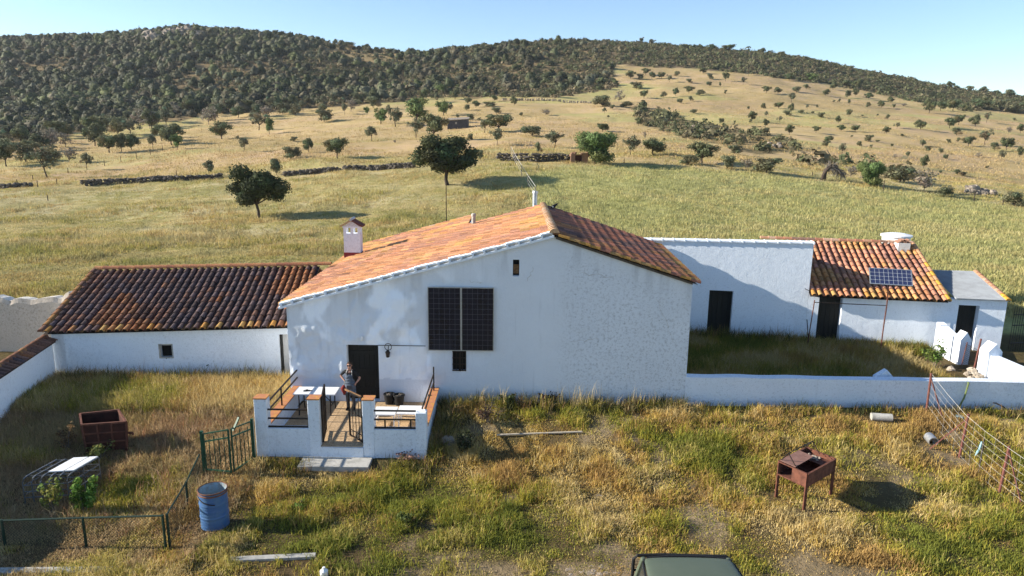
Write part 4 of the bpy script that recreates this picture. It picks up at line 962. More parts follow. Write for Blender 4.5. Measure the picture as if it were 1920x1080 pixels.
def vbar(s0, s1, y0, y1, h0, h1, m): mb.add([vp(s, y, h) for s in (s0, s1) for y in (y0, y1) for h in (h0, h1)], [(0, 1, 3, 2), (4, 6, 7, 5), (0, 4, 5, 1), (2, 3, 7, 6), (0, 2, 6, 4), (1, 5, 7, 3)], None, m)
vbar(-.1, L, YF-.13, YF+.02, -.02, .045, 0)
n = 24
for i in range(n):
    s0 = L*i/n; s1 = L*(i+1)/n; j = random.uniform(-.012, .012)
    vbar(s0+.03, s1-.03, YF-.05, YF+.04, .046, .115+j, 1)
    vbar(s0-.03, s0+.03, YF-.14-abs(j), YF+.10, .0465, .17+j, 0); vbar(s0+.03, s1-.03, YF-.10, YF+.16, .116+j, .16+j, 0)
mb.build('verge', [M['plaster2'], M['mortar']], house)
mb = MB(); pr0 = Vector((XR, YF-.04, ZR))-vr_*.1; mb.frame(pr0+vr_*(Lr*.5)+Vector((0, 0, -.02)), vr_*(Lr*.5-.12), (0, .055, 0), (0, 0, .035)); mb.build('verge_board', 'stone_dark', house)
mb = MB(); q0 = Vector((XR, YF-.12, ZR+.08))-vr_*.18
ridge_tiles(mb, q0, q0+vr_*(Lr-.1), 'mossy', .095, .34, col=lambda i: random.choice([(.44, .23, .06), (.40, .19, .08), (.32, .14, .09), (.42, .24, .09), (.25, .12, .08)])); mb.build('verge_tiles', 'tile', house)
# chimney
cz = lambda x: float(ZL+(AP.z-ZL)*(x-XL)/(AP.x-XL))
def onroof(px, py): return min((at(px, py, y) for y in np.arange(22, 36, .02)), key=lambda q: abs(q.z-cz(q.x)-.12))
p = onroof(650, 483); Yc = p.y; p = at(661, 478, Yc)
wch = 31*(p-CAM).dot(FW)/F_PX; dch = .46; x0, x1 = p.x-wch/2, p.x+wch/2; z0 = cz(x0)-.1; zt = at(661, 427, Yc).z; zb = at(661, 464, Yc).z
ch = MB(); ch.box(x0, x1, Yc, Yc+dch, z0, zt-.26); chim = ch.build('chimney', 'plaster2', house)
mb = MB(); mb.box(x0-.012, x1+.012, Yc-.012, Yc+dch+.012, z0-.02, z0+.47); mb.build('base_band', simple('dark_red_band', (.26, .045, .05), c2=(.2, .05, .05)), chim)
mb = MB(); z1 = zt-.26; pw = wch*.15
for xx in (x0, x0+wch/2-pw/2, x1-pw):
    mb.box(xx, xx+pw, Yc, Yc+.09, z1+.001, zt); mb.box(xx, xx+pw, Yc+dch-.09, Yc+dch, z1+.001, zt)
mb.box(x0-.03, x1+.03, Yc-.03, Yc+dch+.03, zt+.001, zt+.055); mb.box(x0+.01, x1-.01, Yc+.01, Yc+dch-.01, z1-.005, z1+.004, m=0); mb.build('smoke_openings', 'plaster2', chim)
mb = MB(); xm = (x0+x1)/2; za = zt+.056
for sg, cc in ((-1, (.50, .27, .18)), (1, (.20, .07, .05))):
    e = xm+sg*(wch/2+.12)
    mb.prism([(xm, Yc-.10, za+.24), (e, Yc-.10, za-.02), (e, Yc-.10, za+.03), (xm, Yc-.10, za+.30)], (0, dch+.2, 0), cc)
mb.prism([(x0, Yc-.04, za), (x1, Yc-.04, za), (xm, Yc-.04, za+.235)], (0, dch+.08, 0), (.75, .74, .72))
mb.tube([(xm, Yc-.13, za+.30), (xm, Yc+dch+.13, za+.30)], .06, 8, (.55, .55, .55)); mb.build('cowl', 'tile', chim)
# vent pipe on the slope
p = onroof(888, 420); Yv = p.y; mb = MB(); zz = cz(p.x); zt = at(888, 400, Yv).z
mb.lathe([(.085, zz-.1), (.085, zt-.12), (.10, zt-.11), (.10, zt-.03), (.06, zt), (.001, zt)], (p.x, Yv, 0), 14); mb.build('vent_pipe', 'concrete', house)

# the two wall solar panels
def wall_panel(x0, y0, x1, y1, label):
    a, b, c, d = rect(x0, y0, x1, y1, YF-.07); t = thing('solar_panel', ((a+b)/2, YF-.07, c), label, 'solar panel', 'solar panels on the farmhouse wall')
    mb = MB(); mb.box(a+.02, b-.02, YF-.095, YF-.06, c+.02, d-.02); mb.build('cells', 'cell', t)
    mb = MB(); w_ = .022; y0_, y1_ = YF-.11, YF-.058
    mb.box(a, a+w_, y0_, y1_, c, d); mb.box(b-w_, b, y0_, y1_, c, d); mb.box(a+w_, b-w_, y0_, y1_, c, c+w_); mb.box(a+w_, b-w_, y0_, y1_, d-w_, d); mb.build('frame', 'steel', t)
    mb = MB()
    for i in range(1, 6): x = a+w_+(b-a-2*w_)*i/6; mb.box(x-.0035, x+.0035, YF-.0975, YF-.0955, c+w_, d-w_)
    for i in range(1, 12): z = c+w_+(d-c-2*w_)*i/12; mb.box(a+w_, b-w_, YF-.1005, YF-.098, z-.0035, z+.0035)
    mb.build('cell_grid', 'grid', t)
    mb = MB()
    for z in (c+.35, d-.35): mb.box(a+.1, b-.1, YF-.057, YF+.02, z-.02, z+.02)
    mb.build('mounting_rail', 'steel', t)
wall_panel(803.2, 538.5, 864.2, 656.5, 'dark solar panel on the farmhouse wall, the one nearer the door')
wall_panel(865.3, 539.3, 926.4, 657.2, 'dark solar panel on the farmhouse wall, the one farther from the door')
# hanging lantern
p = at(727, 664, YF-.12); t = thing('wall_lantern', p, 'small black iron lantern hanging from a scroll bracket beside the door', 'lantern')
q_ = at(728, 650, YF-.06); mb = MB(); mb.tube([q_+Vector((.11*math.cos(a), -.02, .11*math.sin(a))) for a in np.linspace(0, 6.2, 18)], .011, 5); mb.tube([q_+Vector((0, .06, 0)), q_+Vector((0, -.06, -.1)), p+Vector((0, 0, .13))], .011, 5); mb.build('bracket', 'iron', t)
mb = MB(); mb.lathe([(.03, -.11), (.055, -.1), (.075, .05), (.085, .06), (.03, .13), (.001, .14)], p, 6); mb.build('lamp_body', 'iron', t)
# metal pole behind the ridge and bird on the roof
Yp = 33.5; p = at(1003, 372, Yp); mb = MB(); g0 = hz1(p.x, Yp); zt = at(1003, 363, Yp).z
mb.tube([(p.x, Yp, g0-.1), (p.x, Yp, zt)], .115, 10); mb.tube([(p.x, Yp, zt+.002), (p.x+.02, Yp, zt+.12)], .14, 10)
o = mb.build('metal_pole', 'steel', loc=(p.x, Yp, g0)); tag(o, 'shiny grey metal pole sticking up just behind the roof ridge', 'pole')
Yb_ = 29.7; p = at(1038, 391, Yb_); p.z = float(roofz(np.array([p.x])))+.27; t = thing('bird', p, 'small black and white bird perched on the roof just right of the ridge', 'bird')
mb = MB(); d_ = Vector((.8, .3, .55)).normalized(); pr = [(-.17, .012), (-.12, .045), (-.04, .07), (.04, .068), (.10, .045), (.14, .048), (.18, .036), (.205, .012), (.245, .003)]
mb.tube([p+d_*a for a, r in pr], [r for a, r in pr], 10); mb.build('body', 'black_plastic', t, smooth=True)
mb = MB(); mb.tube([p+d_*a+Vector((-.015, -.03, -.012)) for a in (-.08, -.02, .05)], [.02, .05, .02], 8); mb.build('belly', 'white', t, smooth=True)
mb = MB(); mb.frame(p-d_*.26, d_*.14, Vector((0, .028, 0)), Vector((.004, 0, .006))); mb.build('tail', 'black_plastic', t)
mb = MB()
for s_ in (-.02, .02): mb.tube([p+Vector((0, s_, -.05)), p+Vector((.02, s_, -.15))], .006, 5)
mb.build('legs', 'iron', t)

# ------------------------------------------------------------------ low left wing
def wall_line(mb, P0, u, L, z0, t0, t1, th, ops=(), v=None):
    """straight wall with rectangular openings (a0,a1,zb,zt) measured along it"""
    u = Vector((u[0], u[1], 0)).normalized(); v = Vector(v) if v else Vector((-u.y, u.x, 0)); P0 = Vector((P0[0], P0[1], 0))
    cuts = sorted({0, L, *[o[0] for o in ops], *[o[1] for o in ops]}); top = lambda a: t0+(t1-t0)*a/L
    for a, b in zip(cuts[:-1], cuts[1:]):
        op = [o for o in ops if o[0] <= a+1e-6 and o[1] >= b-1e-6]
        segs = [(z0, z0, None, None)]
        def piece(za, zb_, zc2, zd):
            A = P0+u*a; B = P0+u*b; mb.prism([A+Vector((0, 0, za)), B+Vector((0, 0, zb_)), B+Vector((0, 0, zd)), A+Vector((0, 0, zc2))], v*th)
        if not op: piece(z0, z0, top(a), top(b))
        else:
            o = op[0]
            if o[2] > z0: piece(z0, z0, o[2], o[2])
            piece(o[3], o[3], top(a), top(b))
    return P0, u, v
E0 = at(80, 626, 23.2); E1 = at(541, 614, 23.85); RG = at(170, 509, 27.2)
wing = thing('farm_outbuilding', (E0.x, E0.y, 0), 'low white outbuilding left of the house under a dark old barrel-tile roof', 'outbuilding')
uA = (E1-E0).normalized(); uh = Vector((uA.x, uA.y, 0)).normalized(); vh = Vector((-uh.y, uh.x, 0))
wl0 = Vector((at(108, 680, 23.42).x-.1, 23.42, 0)); LW = (-6.9-wl0.x)/uh.x
def along(px, py): q = onplane(px, py, wl0, vh); return (q-wl0).dot(uh), q.z
a0, zt = along(296, 645); a1, zb = along(326, 672); d0, dzt = along(523, 627)
mb = MB(); wall_line(mb, wl0, uh, LW, -.5, E0.z-.02, E1.z-.02+.05, .45, [(a0, a1, zb, zt), (d0, LW-.02, -.3, dzt)])
R1 = wl0+vh*4.1
mb.prism([wl0+Vector((0, 0, -.5)), wl0+vh*8.0+Vector((0, 0, -.5)), wl0+vh*8+Vector((0, 0, E0.z)), wl0+vh*4+Vector((0, 0, RG.z-.15)), wl0+Vector((0, 0, E0.z-.03))], uh*.4)
mb.build('wall', 'plaster2', wing)
mb = MB(); c = wl0+uh*((a0+a1)/2)+vh*.33; mb.frame(c+Vector((0, 0, (zb+zt)/2)), uh*((a1-a0)/2), vh*.02, (0, 0, (zt-zb)/2)); wo = mb.build('window', 'dark', wing)
mb = MB(); c = wl0+vh*.04
for aa in (a0+.025, a1-.025): mb.frame(c+uh*aa+Vector((0, 0, (zb+zt)/2)), uh*.025, vh*.03, (0, 0, (zt-zb)/2))
for z_ in (zb+.025, zt-.025): mb.frame(c+uh*((a0+a1)/2)+Vector((0, 0, z_)), uh*((a1-a0)/2-.05), vh*.03, (0, 0, .025))
mb.build('window_frame', 'concrete', wo)
mb = MB(); c = wl0+uh*(d0+.45)+vh*.3; mb.frame(c+Vector((0, 0, (dzt-.3)/2)), uh*.45, vh*.02, (0, 0, (dzt+.3)/2)); dr = mb.build('door', 'white', wing)
mb = MB(); mb.frame(wl0+uh*(d0+.04)+vh*.14+Vector((0, 0, (dzt-.3)/2)), uh*.025, vh*.10, (0, 0, (dzt+.3)/2)); mb.build('door_frame', 'door_dark', dr)
mb = MB(); hp = wl0+uh*(d0+.3)+vh*.26+Vector((0, 0, .62)); mb.tube([hp-uh*.06, hp+uh*.06], .02, 6); mb.build('handle', 'rust', dr)
slope = math.atan2(RG.z-E0.z, (RG-E0).dot(vh)); S_ = (vh*math.cos(slope)+Vector((0, 0, math.sin(slope)))).normalized(); LS = (RG-E0).dot(vh)/math.cos(slope)
Lw = (E1-E0).length+.35
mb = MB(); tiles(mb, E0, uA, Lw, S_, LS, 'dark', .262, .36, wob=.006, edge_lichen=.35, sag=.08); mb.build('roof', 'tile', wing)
S2 = (vh*math.cos(slope)-Vector((0, 0, math.sin(slope)))).normalized()
mb = MB(); mb.frame(E0+S_*LS+uA*(Lw/2)+S2*2.1-Vector((0, 0, .03)), uA*(Lw/2), S2*2.1, (0, 0, .02), (.3, .14, .08)); mb.build('rear_roof', 'tile', wing)
mb = MB(); ridge_tiles(mb, E0+S_*(LS+.02)+Vector((0, 0, .10)), E0+S_*(LS+.02)+uA*(Lw+.5)+Vector((0, 0, .10)), 'orange', .13, .30, col=lambda i: random.choice([(.46, .20, .10), (.52, .24, .11), (.38, .16, .09)])); mb.build('ridge_cap', 'tile', wing)
mb = MB(); ridge_tiles(mb, E0+uA*(-.03)+Vector((0, 0, .09)), E0+uA*(-.03)+S_*LS+Vector((0, 0, .09)), 'dark', .12, .34, col=lambda i: random.choice([(.24, .11, .05), (.17, .09, .06), (.28, .14, .05)])); mb.build('verge_tiles', 'tile', wing)
# stakes and hose by the wing window
for x, y, yt, xx, lab in ((287, 702, 648, 0, 'thin dark iron stake beside the small window of the low wing'), (107, 712, 676, -.16, 'thin leaning stick against the tile-capped wall at left')):
    b = ground(x, y); z = at(x, yt, b.y).z; mb = MB(); mb.tube([b-Vector((0, 0, .1)), Vector((b.x+xx, b.y, z))], .018, 6); tag(mb.build('stake', 'iron', loc=b), lab, 'stake')
b = ground(289, 700); mb = MB(); e = wl0+uh*(a0+.25)+Vector((0, 0, zb)); mb.tube([b, b.lerp(e, .3)+Vector((0, 0, .28)), b.lerp(e, .7)+Vector((0, 0, .2)), e], .018, 6); tag(mb.build('hose', 'iron', loc=b), 'dark curved hose rising to the small window of the low wing', 'hose')

# tile-capped wall on the far left
W0 = Vector((wl0.x+.02, 23.38, 0)); q1 = at(0, 702, 20.2); dW = Vector((q1.x-W0.x, q1.y-W0.y, 0)).normalized(); zW0 = at(103, 640, 23.3).z; zW1 = q1.z
t = thing('tile_capped_wall', W0, 'white yard wall with dark tile capping running off the left edge', 'wall')
LWc = 11; zE = zW0+(zW1-zW0)*LWc/(q1-Vector((W0.x, W0.y, q1.z))).length; nW = Vector((dW.y, -dW.x, 0)); nW = nW if nW.x < 0 else -nW
mb = MB(); mb.prism([W0+Vector((0, 0, -.7)), W0+dW*LWc+Vector((0, 0, -.7)), W0+dW*LWc+Vector((0, 0, zE)), W0+Vector((0, 0, zW0))], nW*.42); mb.build('wall', 'plaster2', t)
mb = MB(); A_ = (dW*LWc+Vector((0, 0, zE-zW0))); Sx = (nW*.9+Vector((0, 0, .42))).normalized()
tiles(mb, W0-nW*.14+Vector((0, 0, zW0-.03)), A_, A_.length, Sx, .34, 'dark', .21, .34, wob=.012, edge_lichen=.1)
mb.add([W0+nW*.5+Vector((0, 0, zW0-.05)), W0+nW*.5+A_+Vector((0, 0, zW0-.05)), W0+nW*.16+A_+Vector((0, 0, zW0+.12)), W0+nW*.16+Vector((0, 0, zW0+.12))], [(0, 1, 2, 3)], (.22, .11, .05))
ridge_tiles(mb, W0+nW*.2+Vector((0, 0, zW0+.14)), W0+nW*.2+A_+Vector((0, 0, zW0+.14)), 'dark', .11, .36, col=lambda i: random.choice([(.24, .12, .05), (.20, .09, .05), (.30, .15, .06)])); mb.build('tile_capping', 'tile', t)
# bare adobe wall beyond it
mb = MB(); ya = 26.6; xa, xb = -30, at(165, 560, ya).x; nx_ = 90
for i in range(nx_):
    for j in range(14):
        def vv(ii, jj, back=0):
            x = xa+(xb-xa)*ii/nx_; zt_ = 2.17+.35*(vnoise(np.array([x*1.3]), np.array([2.]), 6)[0]-.5)+.25*(vnoise(np.array([x*3.5]), np.array([8.]), 9)[0]-.5)+(-.02*(x+16))
            z = -.4+(zt_+.4)*jj/14; return (x, ya+.09*(fbm(np.array([x*1.2]), np.array([z*1.2]), 3, 3)[0]-.5)+back*.55+.25*back*(fbm(np.array([x*2]), np.array([1.]), 4)[0]-.5)+(.07 if jj == 14 and not back else 0), z-(.05*back))
        mb.add([vv(i, j), vv(i+1, j), vv(i+1, j+1), vv(i, j+1)], [(0, 1, 2, 3)])
        if j == 13: mb.add([vv(i, 14), vv(i+1, 14), vv(i+1, 14, 1), vv(i, 14, 1)], [(0, 1, 2, 3)], m=1)
mb.add([(xa, ya+.5, -.4), (xb, ya+.5, -.4), (xb, ya+.5, 2.0), (xa, ya+.5, 2.0)], [(3, 2, 1, 0)])
tag(mb.build('adobe_wall', [M['adobe'], M['adobe_top']], loc=(xb, ya, 0), smooth=True), 'bare crumbling earth wall with broken top in sunlit cream behind the tile-capped wall', 'wall')
# ------------------------------------------------------------------ low front wall and courtyard on the right
zA = at(1293, 707, YF).z; zB = at(1920, 717, YF).z; xB = at(1920, 717, YF).x
mb = MB(); x0 = XR-.02; n = 60
for i in range(n):
    xa, xb = x0+(24-x0)*i/n, x0+(24-x0)*(i+1)/n
    f = lambda x: zA+(zB-zA)*(x-x0)/(xB-x0)+.03*(vnoise(np.array([x*1.1]), np.array([3.]), 2)[0]-.5)
    g_ = lambda x: YF+.02*(vnoise(np.array([x*.8]), np.array([5.]), 2)[0]-.5)
    P_ = [[(x, g_(x)-.02, -.6), (x, g_(x), f(x)), (x, YF+.32, f(x)+.01), (x, YF+.32, -.6)] for x in (xa, xb)]
    for k in range(3): mb.add([P_[0][k], P_[1][k], P_[1][k+1], P_[0][k+1]], [(0, 1, 2, 3)])
tag(mb.build('low_wall', 'plaster_old', loc=(x0, YF, 0)), 'long low whitewashed wall running right from the farmhouse corner', 'wall')
p = at(1660, 712, 22.35); kk = (p-CAM).dot(FW)/F_PX; mb = MB()
mb.prism([p+Vector((-18*kk, 0, -1.1)), p+Vector((18*kk, 0, -1.1)), p+Vector((18*kk, 0, 0)), p+Vector((12*kk, 0, 8*kk)), p+Vector((2*kk, 0, 18.5*kk)), p+Vector((-18*kk, 0, 5*kk))], (0, .22, 0))
tag(mb.build('pointed_slab', 'plaster_old', loc=p-Vector((0, 0, 1.1))), 'pointed whitewashed slab peeping over the low front wall', 'slab')

# annex with plain parapet, tiled shed, zinc lean-to: one crooked line of buildings
AP0 = Vector((7.9, 30.2, 0)); uB = Vector((1, -.165, 0)).normalized(); vB = Vector((-uB.y, uB.x, 0))
def al(px, py): q = onplane(px, py, AP0, vB); return (q-AP0).dot(uB), q.z
def opening(x0, y0, x1, zb=.0):
    a, z = al(x0, y0); b, _ = al(x1, y0); return (a, b, zb, z)
sP = AP0+uB*(-2.4); aE, zE_ = al(1526, 457); _, zS = al(1243, 452)
annex = thing('annex', sP+uB*4, 'white annex with tall flat-topped front and one dark doorway right of the farmhouse', 'annex')
o1 = opening(1330.5, 544, 1375.5); sh = 2.4
mb = MB(); wall_line(mb, sP, uB, aE+sh, -.4, zS, zE_, .5, [(o1[0]+sh, o1[1]+sh, -.05, o1[3])])
q0 = sP+vB*.5; mb.prism([q0+Vector((0, 0, -.4)), q0+vB*4.2+Vector((0, 0, -.4)), q0+vB*4.2+Vector((0, 0, zS-1.3)), q0+Vector((0, 0, zS-.25))], uB*.3)
q0 = sP+uB*(aE+sh-.3)+vB*.5; mb.prism([q0+Vector((0, 0, -.4)), q0+vB*4.2+Vector((0, 0, -.4)), q0+vB*4.2+Vector((0, 0, zE_-1.3)), q0+Vector((0, 0, zE_-.25))], uB*.3)
mb.build('wall', plaster('whitewash_annex', base=(.78, .83, .89), stain=(.40, .42, .46), amount=.34, relief=.42), annex)
q0 = sP+vB*.5; mb = MB(); S3 = (vB*4.2+Vector((0, 0, -1.05))).normalized()
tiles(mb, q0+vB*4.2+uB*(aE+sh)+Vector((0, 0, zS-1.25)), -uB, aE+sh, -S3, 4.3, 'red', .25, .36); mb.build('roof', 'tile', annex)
mb = MB(); nc = 15; La = aE+sh
for i in range(nc):
    a = (i+.5)/nc*La; c = sP+uB*a+vB*.2+Vector((0, 0, zS+(zE_-zS)*a/La+.03)); mb.frame(c, uB*(La/nc/2-.03), vB*.27, (0, 0, .028)); mb.frame(c+uB*(La/nc/2), uB*.028, vB*.28, (0, 0, .045))
mb.build('coping', 'plaster2', annex)
def dark_door(parent, P0, op, sh_, leaf=True):
    c = P0+uB*((op[0]+op[1])/2)+vB*.33; hw = (op[1]-op[0])/2; mb = MB()
    for i in range(5): mb.frame(c+uB*(hw*(-1+2*(i+.5)/5))+Vector((0, 0, op[3]/2)), uB*(hw/5-.004), vB*.02, (0, 0, op[3]/2))
    mb.frame(c+vB*.035+Vector((0, 0, op[3]/2)), uB*hw, vB*.01, (0, 0, op[3]/2))
    d_ = mb.build('door', 'door_dark', parent); mb = MB(); h = c-vB*.05+uB*(hw*.7)+Vector((0, 0, 1.0)); mb.tube([h, h+Vector((0, 0, .12))], .015, 6); mb.build('handle', 'iron', d_)
dark_door(annex, AP0, o1, sh)
# tiled shed
aS0 = aE+.01; aS1, _ = al(1783, 600); _, zev = al(1650, 556); _, zev1 = al(1780, 563); _, zev0 = al(1532, 552)
shed = thing('tiled_shed', AP0+uB*((aS0+aS1)/2), 'low white shed under a sunlit orange tile roof behind the pole-mounted solar panel', 'shed')
o2 = opening(1537, 555.5, 1581)
mb = MB(); wall_line(mb, AP0+uB*aS0, uB, aS1-aS0, -.5, zev0+.05, zev1+.05, .42, [(o2[0]-aS0, o2[1]-aS0, -.05, o2[3])])
zr_ = 3.72; dp = 4.3
for a in (aS0+.02, aS1-.36):
    q0 = AP0+uB*a+vB*.42; mb.prism([q0+Vector((0, 0, -.5)), q0+vB*(dp+1.5)+Vector((0, 0, -.5)), q0+vB*(dp+1.5)+Vector((0, 0, 2.8)), q0+vB*(dp-.4)+Vector((0, 0, zr_-.12)), q0+Vector((0, 0, zev+.10))], uB*.32)
mb.build('wall', 'plaster2', shed); dark_door(shed, AP0, o2, 0)
Oe = AP0+uB*aS0-vB*.28+Vector((0, 0, zev0-.02)); Oe1 = AP0+uB*(aS1-.30)-vB*.28+Vector((0, 0, zev1-.02)); Ss = (vB*dp+Vector((0, 0, zr_-zev))).normalized(); LSs = math.hypot(dp+.25, zr_-zev)
mb = MB(); tiles(mb, Oe, Oe1-Oe, (Oe1-Oe).length, Ss, LSs, 'red', .27, .36, wob=.007, edge_lichen=.45, sag=.06); mb.build('roof', 'tile', shed)
mb = MB(); rp = Oe+Ss*LSs+Vector((0, 0, .08)); ridge_tiles(mb, rp-uB*1.4, rp+(Oe1-Oe), 'red', .13, .36); mb.build('ridge_cap', 'tile', shed)
mb = MB(); q0 = Oe1+Vector((0, 0, .09)); ridge_tiles(mb, q0, q0+Ss*LSs, 'red', .10, .36, col=lambda i: random.choice([(.56, .34, .06), (.5, .26, .12), (.55, .3, .16)])); mb.build('verge_tiles', 'tile', shed)
mb = MB(); rb = Oe+Ss*LSs; mb.add([rb, rb+(Oe1-Oe), rb+(Oe1-Oe)+vB*2+Vector((0, 0, -.7)), rb+vB*2+Vector((0, 0, -.7))], [(0, 1, 2, 3)], (.4, .2, .12)); mb.build('rear_roof', 'tile', shed)
# its chimney
kc = .0225; pc = at(1694, 474, 31.4); pc2 = onplane(1694, 474, Oe, (-Ss.cross(uB)).normalized()); pc = pc2; kc = (pc-CAM).dot(FW)/F_PX
mb = MB(); mb.frame(pc+vB*.25+Vector((0, 0, 6*kc)), uB*(10.5*kc), vB*.25, (0, 0, 12*kc)); cm_ = mb.build('chimney', plaster('pale_cement', base=(.66, .64, .60), amount=.3), shed)
mb = MB()
for i, (dx, tl) in enumerate(((-6, .5), (-1, -.4), (4, .5), (7, -.45))): mb.frame(pc+vB*.25+uB*(dx*kc)+Vector((0, 0, 18.5*kc+.06)), uB*(5*kc)+Vector((0, 0, tl*6*kc)), vB*.2, Vector((0, 0, .02)), (.34, .18, .12))
mb.build('cap_tiles', 'tile', cm_)
# zinc lean-to
aZ0 = aS1+.002; aZ1, zz1 = al(1890, 563); _, zz0 = al(1790, 559)
lean = thing('lean_to_shed', AP0+uB*((aZ0+aZ1)/2), 'small white lean-to with corrugated metal roof at the right end of the row', 'lean-to')
o3 = opening(1798.5, 572, 1838)
mb = MB(); wall_line(mb, AP0+uB*aZ0+vB*.02, uB, aZ1-aZ0, -.5, zz0-.04, zz1-.04, .35, [(o3[0]-aZ0, o3[1]-aZ0, -.05, o3[3])])
q0 = AP0+uB*(aZ1-.3)+vB*.37; mb.prism([q0+Vector((0, 0, -.5)), q0+vB*2.8+Vector((0, 0, -.5)), q0+vB*2.8+Vector((0, 0, zz1+.45)), q0+Vector((0, 0, zz1-.06))], uB*.3)
mb.build('wall', 'plaster2', lean); dark_door(lean, AP0, o3, 0)
mb = MB(); n = 64; q0 = AP0+uB*(aZ0+.02)-vB*.12; Lz = aZ1-aZ0+.02; dz = 3.1; rise = .62; V = []
for i in range(n*2+1):
    a = Lz*i/(2*n); h = zz0+(zz1-zz0)*a/Lz+(.03 if i % 2 else -.03)
    V += [q0+uB*a+Vector((0, 0, h)), q0+uB*a+vB*dz+Vector((0, 0, h+rise))]
mb.add(V, [(2*i, 2*i+2, 2*i+3, 2*i+1) for i in range(2*n)]); mb.build('roof', 'zinc', lean)
mb = MB(); q0 = AP0+uB*(aZ1-.03)-vB*.1+Vector((0, 0, zz1+.03)); e = q0+vB*dz+Vector((0, 0, rise))
ridge_tiles(mb, q0, e, 'red', .10, .3, col=lambda i: (.60, .32, .05) if i < 2 else random.choice([(.46, .24, .14), (.5, .3, .2), (.4, .22, .14)])); mb.build('verge_tiles', 'tile', lean)
# water tank behind the shed
Yt = 35.5; p = at(1680, 449, Yt); kt = (p-CAM).dot(FW)/F_PX; zt = at(1680, 441, Yt).z; zg = hz1(p.x, Yt)
t = thing('water_tank', (p.x, Yt, zg), 'round white water tank rising behind the tiled shed roof', 'tank'); r = 25*kt
mb = MB(); mb.lathe([(r*.86, zt-1.5), (r*.9, zt-.9), (r*.97, zt-.05)], (p.x, Yt, 0), 32); mb.build('tank_body', 'white', t, smooth=True)
mb = MB(); mb.lathe([(r*.97, zt-.06), (r*1.08, zt-.05), (r*1.08, zt+.03), (r*.6, zt+.10), (.001, zt+.12)], (p.x, Yt, 0), 32); mb.build('lid', 'white', t)
mb = MB(); mb.lathe([(r*.95, zg-.3), (r*.95, zt-1.502), (.001, zt-1.502)], (p.x, Yt, 0), 24); mb.build('plinth', 'concrete', t)

# pole-mounted solar panel with pipe frame
pf = onplane(1651, 652, AP0-vB*1.1, vB); pf.z = 0; zp = 0
def ap(px, py): return onplane(px, py, pf, vB)
t = thing('pole_solar_panel', pf, 'small blue solar panel on a thin rusty pole in front of the tiled shed', 'solar panel')
mb = MB(); mb.tube([ap(1651, 656)-Vector((0, 0, .1)), ap(1657, 610), ap(1663, 570), ap(1667, 522)], .026, 7); mb.build('pole', 'rust', t)
pc_ = (ap(1628.5, 502)+ap(1708, 534))/2-vB*.12; tl, tr = ap(1629.5, 501.5), ap(1709, 505.5); bl, br = ap(1627.5, 528.5), ap(1707.5, 533.5)
up_ = ((tl+tr)-(bl+br))/2; du = ((tr+br)-(tl+bl))/2; up_ = up_+vB*(up_.length*.45); nn = du.cross(up_).normalized(); nn = nn if nn.dot(vB) < 0 else -nn
cc = pc_; mb = MB(); mb.frame(cc, du*.48, up_*.46, nn*.012); mb.build('cells', 'cell_blue', t)
mb = MB()
for s_ in (-1, 1): mb.frame(cc+du*(.49*s_), du.normalized()*.018, up_*.5, nn*.022); mb.frame(cc+up_*(.48*s_), du*.48, up_.normalized()*.016, nn*.0225)
mb.build('frame', 'steel', t); mb = MB()
for i in range(1, 9): mb.frame(cc+du*(-.48+.96*i/9)+nn*.0145, du.normalized()*.006, up_*.46, nn*.002)
for i in range(1, 4): mb.frame(cc+up_*(-.46+.92*i/4)+nn*.0175, du*.48, up_.normalized()*.006, nn*.002)
for i in range(0, 10):
    for j in range(1, 4): mb.frame(cc+du*(-.48+.96*i/9)*.98+up_*(-.46+.92*j/4)+nn*.021, du.normalized()*.014, up_.normalized()*.014, nn*.0015)
mb.build('cell_grid', 'grid_white', t)
mb = MB(); ct = ap(1664, 562)
for s_ in (-.3, .34): mb.tube([ct, cc+du*s_-nn*.03], .012, 5)
mb.build('strut', 'rust', t)
pa = ap(1527, 567); pb = ap(1661, 573); t = thing('clothes_frame', (pa.x, pa.y, 0), 'thin rusty pipe post with crossbar in front of the shed doorway', 'frame')
mb = MB(); mb.tube([Vector((pa.x-.12, pa.y, -.1)), pa+Vector((0, 0, .1))], .022, 7); mb.build('post', 'rust', t)
mb = MB(); mb.tube([pa, pb], .018, 7); mb.build('crossbar', 'iron', t)
b = ground(1517, 640); b = onplane(1517, 640, pf, vB); mb = MB(); mb.tube([Vector((b.x+.05, b.y, -.1)), ap(1513, 599)], .02, 6); tag(mb.build('stake', 'iron', loc=(b.x, b.y, 0)), 'short dark stake left of the thin rusty pipe post', 'stake')
# cable across the shed wall
mb = MB(); c0 = onplane(1509, 541, AP0-vB*.06, vB); c1 = onplane(1542, 553, AP0-vB*.06, vB); mb.tube([c0, c0.lerp(c1, .5)-Vector((0, 0, .06)), c1], .012, 5); tag(mb.build('cable', 'iron', loc=c0), 'short sagging cable between annex wall and shed doorway', 'cable')

